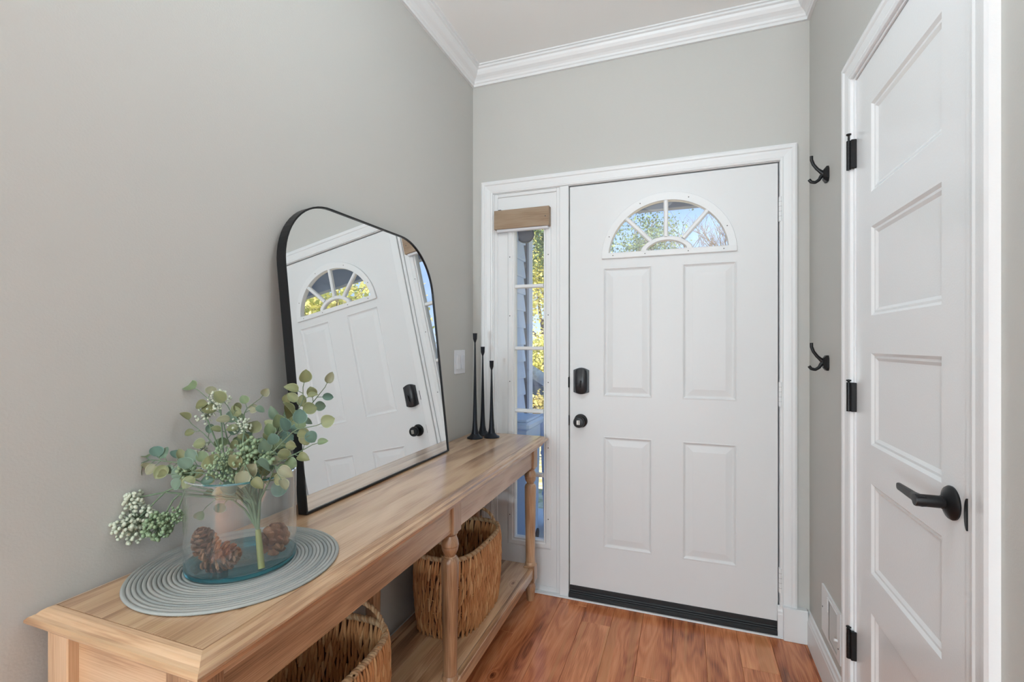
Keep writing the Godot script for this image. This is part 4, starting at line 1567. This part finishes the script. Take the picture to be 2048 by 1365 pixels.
	for s in sprays:
		var a: Vector3 = here.call(s[0][0], s[0][1], s[0][2])
		var c: Vector3 = here.call(s[1][0], s[1][1], s[1][2])
		var sp := structure_part("berry_spray", o)
		st = mk()
		var mid: Vector3 = here.call(500, 1000, -0.01)
		tube(st, smooth_path([fork, mid, a, c], 16), [0.0017], 6)
		var mm := MultiMesh.new()
		mm.transform_format = MultiMesh.TRANSFORM_3D
		mm.mesh = bud
		mm.instance_count = s[3]
		for i in int(s[3]):
			var v: Vector3 = Vector3(rng.randfn(), rng.randfn() * 0.9, rng.randfn()).normalized() * pow(rng.randf(), 0.45) * s[2]
			mm.set_instance_transform(i, Transform3D(Basis.from_euler(Vector3(rng.randf() * TAU, rng.randf() * TAU, 0)).scaled(Vector3.ONE * rng.randf_range(0.8, 1.15) * (1.4 if s[5] > 0.25 else 1.0)), c + v))
			if i % 3 == 0:
				tube(st, [c + v * 0.1, c + v * 0.96], [0.0007, 0.0006], 4, false, false)
		put("spray_stalks", st, stem, sp)
		var mi := MultiMeshInstance3D.new()
		mi.name = "buds"
		mi.multimesh = mm
		mi.material_override = pale if s[4] == "pale" else green
		mi.set_meta("kind", "stuff")
		sp.add_child(mi, true)

# ---------------------------------------------------------------- candle holders, switch, hooks, vent
func make_small_things() -> void:
	var holders := [
		[Vector3(-0.949, 0.8, -2.079), 0.505, "tallest of the three black iron taper candle holders"],
		[Vector3(-0.949, 0.8, -2.172), 0.440, "middle sized black iron candle holder behind the other two"],
		[Vector3(-0.882, 0.8, -2.126), 0.372, "shortest black iron candle holder, nearest the table's front"],
	]
	for q in holders:
		var o := thing("candle_holder", q[2], "candle holder", q[0] + Vector3(0, 0.0002, 0), "black taper candle holders")
		var h: float = q[1]
		var st := mk()
		lathe(st, [Vector2(0.0001, 0), Vector2(0.0385, 0), Vector2(0.039, 0.003), Vector2(0.037, 0.006), Vector2(0.027, 0.011), Vector2(0.018, 0.022)], 28)
		put("base", st, mats.black_iron, o)
		st = mk()
		lathe(st, [Vector2(0.018, 0.022), Vector2(0.0135, 0.045), Vector2(0.0105, 0.09), Vector2(0.0085, h * 0.36), Vector2(0.0060, h * 0.6), Vector2(0.0034, h - 0.045)], 20)
		put("stem", st, mats.black_iron, o)
		st = mk()
		lathe(st, [Vector2(0.0034, h - 0.045), Vector2(0.006, h - 0.038), Vector2(0.0095, h - 0.028), Vector2(0.0105, h - 0.004), Vector2(0.0112, h), Vector2(0.0095, h), Vector2(0.0088, h - 0.02), Vector2(0.0001, h - 0.021)], 20)
		put("cup", st, mats.black_iron, o)

	# double light switch on the left wall
	var s := thing("light_switch", "white double rocker light switch on the left wall", "switch", Vector3(XL, 1.164, -2.136))
	var st2 := mk()
	box(st2, Vector3(0.0025, 0, 0), Vector3(0.005, 0.118, 0.116), 0.002)
	put("plate", st2, mats.white_plastic, s)
	for k in [-1, 1]:
		var sw := mk()
		var prof := [Vector2(-0.034, 0), Vector2(0.034, 0), Vector2(0.034, 0.0095), Vector2(0.0, 0.0060), Vector2(-0.034, 0.0075)]
		moulding(sw, prof, Vector3(0.004, 0, k * 0.023 - 0.0165), Vector3(0.004, 0, k * 0.023 + 0.0165), Vector3.UP, Vector3.RIGHT)
		put("rocker", sw, mats.white_plastic, s)
		for y in [-0.048, 0.048]:
			var sc := mk()
			disc(sc, Vector3(0.0048, y, k * 0.023), Vector3.RIGHT, 0.003, 0.0008, 8)
			put("screw", sc, mats.white_plastic, s)

	# coat hooks on the right wall
	for q in [[1.875, "upper black double coat hook on the right wall"], [1.183, "lower black double coat hook on the right wall"]]:
		var o := thing("coat_hook", q[1], "hook", Vector3(XR, q[0], -2.028), "black double coat hooks")
		var st := mk()
		var rings := [[0.0, 0.028, 0.021], [-0.007, 0.028, 0.021], [-0.016, 0.017, 0.013]]
		var loops := []
		for r in rings:
			var l := []
			for e in [[-1, -0.6], [-0.6, -1], [0.6, -1], [1, -0.6], [1, 0.6], [0.6, 1], [-0.6, 1], [-1, 0.6]]:
				l.append(Vector3(r[0], e[1] * r[1], e[0] * r[2]))
			loops.append(l)
		for i in 2:
			for k in 8:
				poly(st, [loops[i][k], loops[i][(k + 1) % 8], loops[i + 1][(k + 1) % 8], loops[i + 1][k]], loops[i][k] * Vector3(0, 1, 1) + Vector3(-0.01, 0, 0))
		poly(st, loops[2], Vector3.LEFT)
		put("back_plate", st, mats.black_metal, o)
		st = mk()
		tube(st, smooth_path([Vector3(-0.010, 0.004, 0), Vector3(-0.021, 0.011, 0), Vector3(-0.034, 0.024, 0), Vector3(-0.046, 0.042, 0), Vector3(-0.052, 0.060, 0), Vector3(-0.052, 0.074, 0)], 18), [0.0078, 0.0066, 0.0058, 0.0050, 0.0045, 0.0042, 0.004, 0.004, 0.0039, 0.0038], 10, false, true, 1.5)
		put("upper_prong", st, mats.black_metal, o)
		st = mk()
		tube(st, smooth_path([Vector3(-0.010, 0.002, 0), Vector3(-0.021, -0.004, 0), Vector3(-0.028, -0.017, 0), Vector3(-0.040, -0.025, 0), Vector3(-0.053, -0.022, 0), Vector3(-0.060, -0.012, 0)], 18), [0.0078, 0.0068, 0.0060, 0.0052, 0.0045, 0.0042, 0.004, 0.004, 0.0039, 0.0038], 10, false, true, 1.5)
		put("lower_prong", st, mats.black_metal, o)

	# air vent low on the right wall
	var v := thing("air_vent", "white metal air vent cover low on the right wall", "vent", Vector3(XR, 0.262, -1.973))
	var hole := Rect2(-0.020, -0.072, 0.098, 0.142)
	var st3 := mk()
	sheet(st3, Vector3(-0.006, 0, 0), Vector3.BACK, Vector3.UP, Vector3.LEFT, Rect2(-0.113, -0.086, 0.226, 0.172), [hole])
	for e in [[Vector3(0, -0.086, -0.113), Vector3(0, 0.086, -0.113), Vector3.FORWARD], [Vector3(0, -0.086, 0.113), Vector3(0, 0.086, 0.113), Vector3.BACK], [Vector3(0, 0.086, -0.113), Vector3(0, 0.086, 0.113), Vector3.UP], [Vector3(0, -0.086, -0.113), Vector3(0, -0.086, 0.113), Vector3.DOWN]]:
		poly(st3, [e[0], e[1], e[1] + Vector3(-0.006, 0, 0), e[0] + Vector3(-0.006, 0, 0)], e[2])
	put("plate", st3, mats.trim_paint, v)
	block("opening_back", Vector3(-0.0015, -0.074, -0.022), Vector3(-0.0005, 0.072, 0.080), mats.screw, v)
	for k in 9:
		var sl := mk()
		var z := -0.014 + k * 0.0108
		poly(sl, [Vector3(-0.0055, -0.072, z), Vector3(-0.0055, 0.070, z), Vector3(-0.0016, 0.070, z + 0.008), Vector3(-0.0016, -0.072, z + 0.008)], Vector3(-1, 0, 0.2))
		put("louvre", sl, mat("vent_grey", rgb8(196, 196, 194), 0.45), v)
	block("raised_edge", Vector3(-0.009, 0.070, -0.026), Vector3(-0.0058, 0.076, 0.084), mats.trim_paint, v, 0.001)
	block("raised_edge", Vector3(-0.010, 0.020, -0.034), Vector3(-0.0058, 0.072, -0.022), mats.trim_paint, v, 0.002)
	var lever := mk()
	tube(lever, [Vector3(-0.005, -0.018, 0.084), Vector3(-0.016, -0.016, 0.084)], [0.004, 0.005], 8)
	put("lever", lever, mats.trim_paint, v)
	for q in [Vector3(-0.006, 0.004, -0.100), Vector3(-0.006, -0.040, 0.094)]:
		var sc := mk()
		disc(sc, q, Vector3.LEFT, 0.003, 0.001, 8)
		put("screw", sc, mats.screw, v)

# ---------------------------------------------------------------- outside
func clapboards(o: Node3D, y0: float, y1: float, za: float, zb: float, x: float, m: Material) -> void:
	var y := y0
	while y < y1:
		var st := mk()
		moulding(st, [Vector2(0, 0), Vector2(0.020, 0.0), Vector2(0.021, 0.012), Vector2(0.006, 0.128), Vector2(0, 0.128)], Vector3(x, y, za), Vector3(x, y, zb), Vector3.RIGHT, Vector3.UP)
		put("clapboard", st, m, o)
		y += 0.125

func grow(st: SurfaceTool, tips: Array, p: Vector3, d: Vector3, length: float, r: float, level: int, spread: float) -> void:
	var pts := [p]
	var rad := [r]
	var q := p
	var dir := d
	for i in 3:
		dir = (dir + Vector3(rng.randf_range(-1, 1), rng.randf_range(-0.4, 0.7), rng.randf_range(-1, 1)) * 0.16).normalized()
		q += dir * length / 3
		pts.append(q)
		rad.append(r * (1.0 - 0.17 * (i + 1)))
	tube(st, pts, rad, 5 if level > 1 else 7, false, false)
	if level <= 1:
		for k in pts.slice(1):
			tips.append(k)
	if level == 0:
		return
	for i in rng.randi_range(3, 4):
		var f := rng.randf_range(0.45, 1.0)
		var base: Vector3 = p.lerp(q, f)
		var side := Vector3(rng.randf_range(-1, 1), rng.randf_range(-0.15, 0.6), rng.randf_range(-1, 1)).normalized()
		grow(st, tips, base, (dir + side * spread).normalized(), length * rng.randf_range(0.58, 0.78), r * 0.5, level - 1, spread)

func tree(called: String, label: String, at_: Vector3, height: float, leaves_n: int, tones: Array, levels: int, spread: float, leaf_size: float, cloud := 0.35, sd := 1) -> void:
	rng.seed = sd * 7919
	var o := thing(called, label, "tree" if height > 2.5 else "shrub", at_, "trees outside")
	var st := mk()
	var tips := []
	grow(st, tips, Vector3(0, -0.1, 0), Vector3(rng.randf_range(-0.1, 0.1), 1, 0).normalized(), height * 0.42, height * 0.022, levels, spread)
	put("trunk", st, mat("bark", rgb8(104, 90, 78), 0.9), o)
	if leaves_n == 0:
		return
	var lf := mk()
	poly(lf, [Vector3(0, 0, 0), Vector3(0.45, 0.5, 0.06), Vector3(0, 1, 0), Vector3(-0.45, 0.5, 0.06)], Vector3.BACK)
	var lm := done(lf)
	for k in tones.size():
		var mm := MultiMesh.new()
		mm.transform_format = MultiMesh.TRANSFORM_3D
		mm.mesh = lm
		mm.instance_count = leaves_n / tones.size()
		for i in mm.instance_count:
			var t: Vector3 = tips[rng.randi() % tips.size()]
			var p := t + Vector3(rng.randfn(), rng.randfn(), rng.randfn()) * cloud
			mm.set_instance_transform(i, Transform3D(Basis.from_euler(Vector3(rng.randf() * TAU, rng.randf() * TAU, rng.randf() * TAU)).scaled(Vector3.ONE * leaf_size * rng.randf_range(0.7, 1.3)), p))
		var m := mat("foliage_%02x%02x%02x" % [tones[k].r8, tones[k].g8, tones[k].b8], tones[k], 0.6)
		m.backlight_enabled = true
		m.backlight = tones[k] * 0.7
		var mi := MultiMeshInstance3D.new()
		mi.name = "foliage"
		mi.multimesh = mm
		mi.material_override = m
		mi.set_meta("kind", "stuff")
		o.add_child(mi, true)

func make_outside() -> void:
	var siding := mat("siding_blue", rgb8(194, 216, 250), 0.6)
	var board := mat("corner_board", rgb8(206, 222, 248), 0.6)
	# porch wing on the left, its clapboards facing the porch
	var w := structure("wall_porch")
	block("wing_core", Vector3(-3.4, -0.5, -3.50), Vector3(-1.150, 2.75, ZB - 0.142), siding, w)
	clapboards(w, -0.25, 2.6, ZB - 0.142, -3.39, -1.150, siding)
	var cb := structure("trim_7")
	block("channel", Vector3(-1.152, -0.25, -3.452), Vector3(-1.140, 2.75, -3.391), mat("channel_dark", rgb8(70, 72, 92), 0.7), cb)
	block("corner_board", Vector3(-1.165, -0.25, -3.545), Vector3(-1.122, 2.75, -3.453), board, cb, 0.003)
	# front of the house on the right of the door, and the roof over the porch
	var wf := structure("wall_front")
	block("wall_board", Vector3(XR + 0.16, -0.5, ZB - 0.26), Vector3(5.5, 2.9, ZB - 0.142), siding, wf)
	var roof := structure("roof")
	var rs := mat("roof_soffit", rgb8(214, 222, 232), 0.7)
	var shingle := mat("roof_shingle", rgb8(96, 94, 100), 0.9)
	block("soffit", Vector3(-3.5, 2.50, -3.62), Vector3(5.6, 2.56, ZB - 0.10), rs, roof)
	block("fascia", Vector3(-3.5, 2.245, -3.70), Vector3(5.6, 2.56, -3.62), mat("fascia_blue", rgb8(104, 120, 152), 0.6), roof, 0.004)
	var st := mk()
	moulding(st, [Vector2(0, 0), Vector2(0.05, 0), Vector2(0.09, 0.03), Vector2(0.10, 0.09), Vector2(0.0, 0.09)], Vector3(-3.5, 2.44, -3.70), Vector3(5.6, 2.44, -3.70), Vector3.FORWARD, Vector3.UP)
	put("gutter", st, mat("gutter_grey", rgb8(120, 124, 140), 0.5), roof)
	st = mk()
	poly(st, [Vector3(-3.6, 2.58, -3.80), Vector3(5.7, 2.58, -3.80), Vector3(5.7, 5.2, 1.0), Vector3(-3.6, 5.2, 1.0)], Vector3(0, 1, -0.6))
	poly(st, [Vector3(-3.6, 2.56, -3.80), Vector3(5.7, 2.56, -3.80), Vector3(5.7, 5.16, 1.0), Vector3(-3.6, 5.16, 1.0)], Vector3(0, -1, 0.6))
	poly(st, [Vector3(-3.6, 5.2, 1.0), Vector3(5.7, 5.2, 1.0), Vector3(5.7, 2.72, 4.6), Vector3(-3.6, 2.72, 4.6)], Vector3(0, 1, 0.6))
	poly(st, [Vector3(-3.6, 2.58, -3.80), Vector3(-3.6, 5.2, 1.0), Vector3(-3.6, 2.72, 4.6)], Vector3.LEFT)
	poly(st, [Vector3(5.7, 2.58, -3.80), Vector3(5.7, 5.2, 1.0), Vector3(5.7, 2.72, 4.6)], Vector3.RIGHT)
	put("roof_slope", st, shingle, roof)
	# porch slab and ground
	var porch := structure("floor_porch")
	block("slab", Vector3(-1.15, -0.45, -3.75), Vector3(3.0, -0.10, ZB - 0.142), mat("concrete", rgb8(208, 208, 206), 0.85), porch)
	var ground := structure("ground")
	var gm := mat("lawn_soil", rgb8(178, 168, 128), 0.95)
	var gn := noise_texture(19, 0.02, 512)
	var ramp := Gradient.new()
	ramp.colors = PackedColorArray([rgb8(150, 144, 96), rgb8(196, 184, 140), rgb8(222, 212, 178)])
	ramp.offsets = PackedFloat32Array([0.2, 0.5, 0.8])
	gn.color_ramp = ramp
	gm.albedo_color = Color.WHITE
	gm.albedo_texture = gn
	gm.uv1_triplanar = true
	gm.uv1_world_triplanar = true
	gm.uv1_scale = Vector3(0.4, 0.4, 0.4)
	st = mk()
	poly(st, [Vector3(-60, -0.45, 8), Vector3(60, -0.45, 8), Vector3(60, -0.45, -5), Vector3(-60, -0.45, -5)], Vector3.UP)
	poly(st, [Vector3(-60, -0.45, -5), Vector3(60, -0.45, -5), Vector3(60, -0.72, -9), Vector3(-60, -0.72, -9)], Vector3.UP)
	poly(st, [Vector3(-60, -0.72, -9), Vector3(60, -0.72, -9), Vector3(60, -0.72, -16), Vector3(-60, -0.72, -16)], Vector3.UP)
	poly(st, [Vector3(-60, -0.72, -16), Vector3(60, -0.72, -16), Vector3(60, 0.3, -60), Vector3(-60, 0.3, -60)], Vector3.UP)
	put("lawn", st, gm, ground)

	# round lamp on the porch wing
	var lamp := thing("porch_lamp", "round grey porch lamp high on the blue siding outside", "lamp", Vector3(-1.130, 2.050, -3.26))
	st = mk()
	lathe(st, [Vector2(0.0001, 0.0), Vector2(0.046, 0.004), Vector2(0.056, 0.008), Vector2(0.060, 0.016), Vector2(0.062, 0.028), Vector2(0.050, 0.044), Vector2(0.020, 0.056), Vector2(0.0001, 0.058)], 32)
	put("shade", st, mat("lamp_grey", rgb8(120, 122, 142), 0.5), lamp, Transform3D(Basis(Vector3.RIGHT, -PI / 2).rotated(Vector3.UP, 0.3), Vector3(0.048, 0, 0.02)))
	st = mk()
	lathe(st, [Vector2(0.057, 0.004), Vector2(0.064, 0.004), Vector2(0.066, 0.012), Vector2(0.064, 0.020), Vector2(0.057, 0.018)], 32)
	put("rim", st, mat("lamp_rim", rgb8(74, 76, 96), 0.4), lamp, Transform3D(Basis(Vector3.RIGHT, -PI / 2).rotated(Vector3.UP, 0.3), Vector3(0.048, 0, 0.02)))
	block("arm", Vector3(-0.018, -0.012, -0.030), Vector3(0.05, 0.012, -0.006), mats.lamp_rim, lamp, 0.002)

	# bins on the porch
	var bin := thing("refuse_bin", "blue grey lidded bin on the porch seen through the sidelight", "bin", Vector3(-1.035, -0.0995, -3.02))
	var bm := mat("bin_blue", rgb8(188, 212, 240), 0.5)
	st = mk()
	for k in 4:
		var c := [Vector2(-1, -1), Vector2(1, -1), Vector2(1, 1), Vector2(-1, 1)]
		var a: Vector2 = c[k]
		var b: Vector2 = c[(k + 1) % 4]
		poly(st, [Vector3(a.x * 0.072, 0.03, a.y * 0.13), Vector3(b.x * 0.072, 0.03, b.y * 0.13), Vector3(b.x * 0.086, 0.80, b.y * 0.155), Vector3(a.x * 0.086, 0.80, a.y * 0.155)], Vector3(a.x + b.x, 0, a.y + b.y))
	poly(st, [Vector3(-0.072, 0.03, -0.13), Vector3(0.072, 0.03, -0.13), Vector3(0.072, 0.03, 0.13), Vector3(-0.072, 0.03, 0.13)], Vector3.DOWN)
	put("body", st, bm, bin)
	st = mk()
	box(st, Vector3(0, 0.825, 0), Vector3(0.215, 0.05, 0.36), 0.014)
	box(st, Vector3(0, 0.856, 0), Vector3(0.18, 0.02, 0.31), 0.008)
	put("lid", st, bm, bin)
	for s in [-1, 1]:
		st = mk()
		tube(st, [Vector3(s * 0.060, 0.04, -0.115), Vector3(s * 0.078, 0.04, -0.115)], [0.04, 0.04], 18)
		put("wheel", st, mats.dark_rubber, bin)
	var tub := thing("storage_tub", "pale blue open tub beside the lidded porch bin", "tub", Vector3(-0.885, -0.0995, -3.40))
	st = mk()
	lathe(st, [Vector2(0.10, 0.0), Vector2(0.13, 0.80), Vector2(0.14, 0.80), Vector2(0.14, 0.83), Vector2(0.125, 0.83), Vector2(0.095, 0.02), Vector2(0.0001, 0.02)], 28)
	put("body", st, mat("tub_blue", rgb8(206, 224, 242), 0.45), tub)
	for y in [0.25, 0.55]:
		st = mk()
		lathe(st, [Vector2(0.10 + 0.0375 * y - 0.002, y - 0.012), Vector2(0.106 + 0.0375 * y, y - 0.006), Vector2(0.106 + 0.0375 * y, y + 0.006), Vector2(0.10 + 0.0375 * y - 0.002, y + 0.012)], 28)
		put("hoop", st, mats.tub_blue, tub)

	# parked car beyond the lawn
	var car := thing("parked_car", "dark blue car parked beyond the lawn, seen through the sidelight", "car", Vector3(-4.4, -0.72, -11.6))
	var body := mat("car_paint", rgb8(52, 78, 112), 0.25, 0.3)
	st = mk()
	moulding(st, [Vector2(-2.2, 0.35), Vector2(2.2, 0.35), Vector2(2.25, 0.6), Vector2(2.15, 0.85), Vector2(1.2, 0.98), Vector2(-1.5, 1.0), Vector2(-2.2, 0.95), Vector2(-2.25, 0.55)], Vector3(0, 0, -0.85), Vector3(0, 0, 0.85), Vector3.RIGHT, Vector3.UP)
	put("body", st, body, car)
	st = mk()
	moulding(st, [Vector2(-1.9, 0.98), Vector2(1.25, 0.96), Vector2(0.5, 1.42), Vector2(-0.2, 1.48), Vector2(-1.2, 1.44)], Vector3(0, 0, -0.68), Vector3(0, 0, 0.68), Vector3.RIGHT, Vector3.UP)
	put("cabin", st, body, car)
	for q in [[-1.55, -0.55, -1.10, -0.50], [-0.45, 0.95, -0.42, 0.42]]:
		st = mk()
		poly(st, [Vector3(q[0], 1.03, 0.683), Vector3(q[1], 1.03, 0.683), Vector3(q[3], 1.38, 0.683), Vector3(q[2], 1.38, 0.683)], Vector3.BACK)
		put("side_window", st, mat("car_glass", rgb8(150, 190, 220), 0.06, 0.4), car)
	for s in [-1.35, 1.4]:
		st = mk()
		tube(st, [Vector3(s, 0.33, 0.66), Vector3(s, 0.33, 0.87)], [0.33, 0.33], 22)
		put("wheel", st, mats.dark_rubber, car)
		st = mk()
		tube(st, [Vector3(s, 0.33, 0.865), Vector3(s, 0.33, 0.88)], [0.2, 0.2], 18)
		put("hubcap", st, mats.nickel, car)

	# low timber rail on crossed legs
	var rail := thing("timber_rail", "weathered grey timber rail on crossed legs on the lawn", "rail", Vector3(-2.2, -0.75, -7.2))
	var grey := mat("weathered", rgb8(112, 106, 92), 0.9)
	st = mk()
	tube(st, [Vector3(-0.9, 0.92, 0), Vector3(0.9, 0.95, 0.05)], [0.055, 0.05], 10)
	put("beam", st, grey, rail)
	for x in [-0.65, 0.1, 0.7]:
		for s in [-1, 1]:
			st = mk()
			tube(st, [Vector3(x + s * 0.22, 0.0, s * 0.05), Vector3(x - s * 0.12, 1.0, -s * 0.02)], [0.022, 0.016], 8)
			put("leg", st, grey, rail)

	# trees
	var lime := [rgb8(208, 208, 122), rgb8(176, 186, 104), rgb8(230, 222, 158)]
	var olive := [rgb8(88, 116, 74), rgb8(120, 142, 88), rgb8(66, 98, 76)]
	tree("leafy_tree", "leafy green tree at the left in the fanlight, beyond the porch", Vector3(-1.25, -0.73, -9.6), 4.9, 20000, olive, 4, 0.36, 0.048, 0.2, 3)
	tree("leafy_tree", "yellow green sunlit tree filling the sidelight behind the car", Vector3(-7.2, -0.7, -24.0), 8.0, 26000, lime, 4, 1.0, 0.14, 0.6, 2)
	tree("bare_tree", "bare thin branched tree at the right in the fanlight", Vector3(2.6, -0.72, -17.0), 6.8, 0, lime, 5, 0.7, 0.1)
	tree("bare_tree", "bare thin branched tree rising behind the middle of the fanlight", Vector3(1.4, -0.5, -27.0), 8.8, 0, lime, 5, 0.7, 0.1)
	tree("leafy_tree", "yellow green tree on the right of the lawn, seen in the mirror", Vector3(6.0, -0.8, -9.0), 5.6, 14000, lime, 4, 0.95, 0.11, 0.4)
	tree("leafy_tree", "olive tree farther right along the lawn, seen in the mirror", Vector3(11.0, -0.8, -11.5), 7.5, 14000, olive, 4, 0.85, 0.13, 0.45)
	tree("low_shrub", "yellow green bush standing behind the parked car", Vector3(-6.0, -0.72, -18.5), 2.4, 9000, lime, 3, 1.2, 0.11, 0.35, 5)
	tree("low_shrub", "low pale shrub beside the lawn rail", Vector3(-3.0, -0.95, -9.4), 1.5, 4000, [rgb8(206, 196, 140), rgb8(160, 158, 100)], 3, 1.1, 0.07, 0.12)
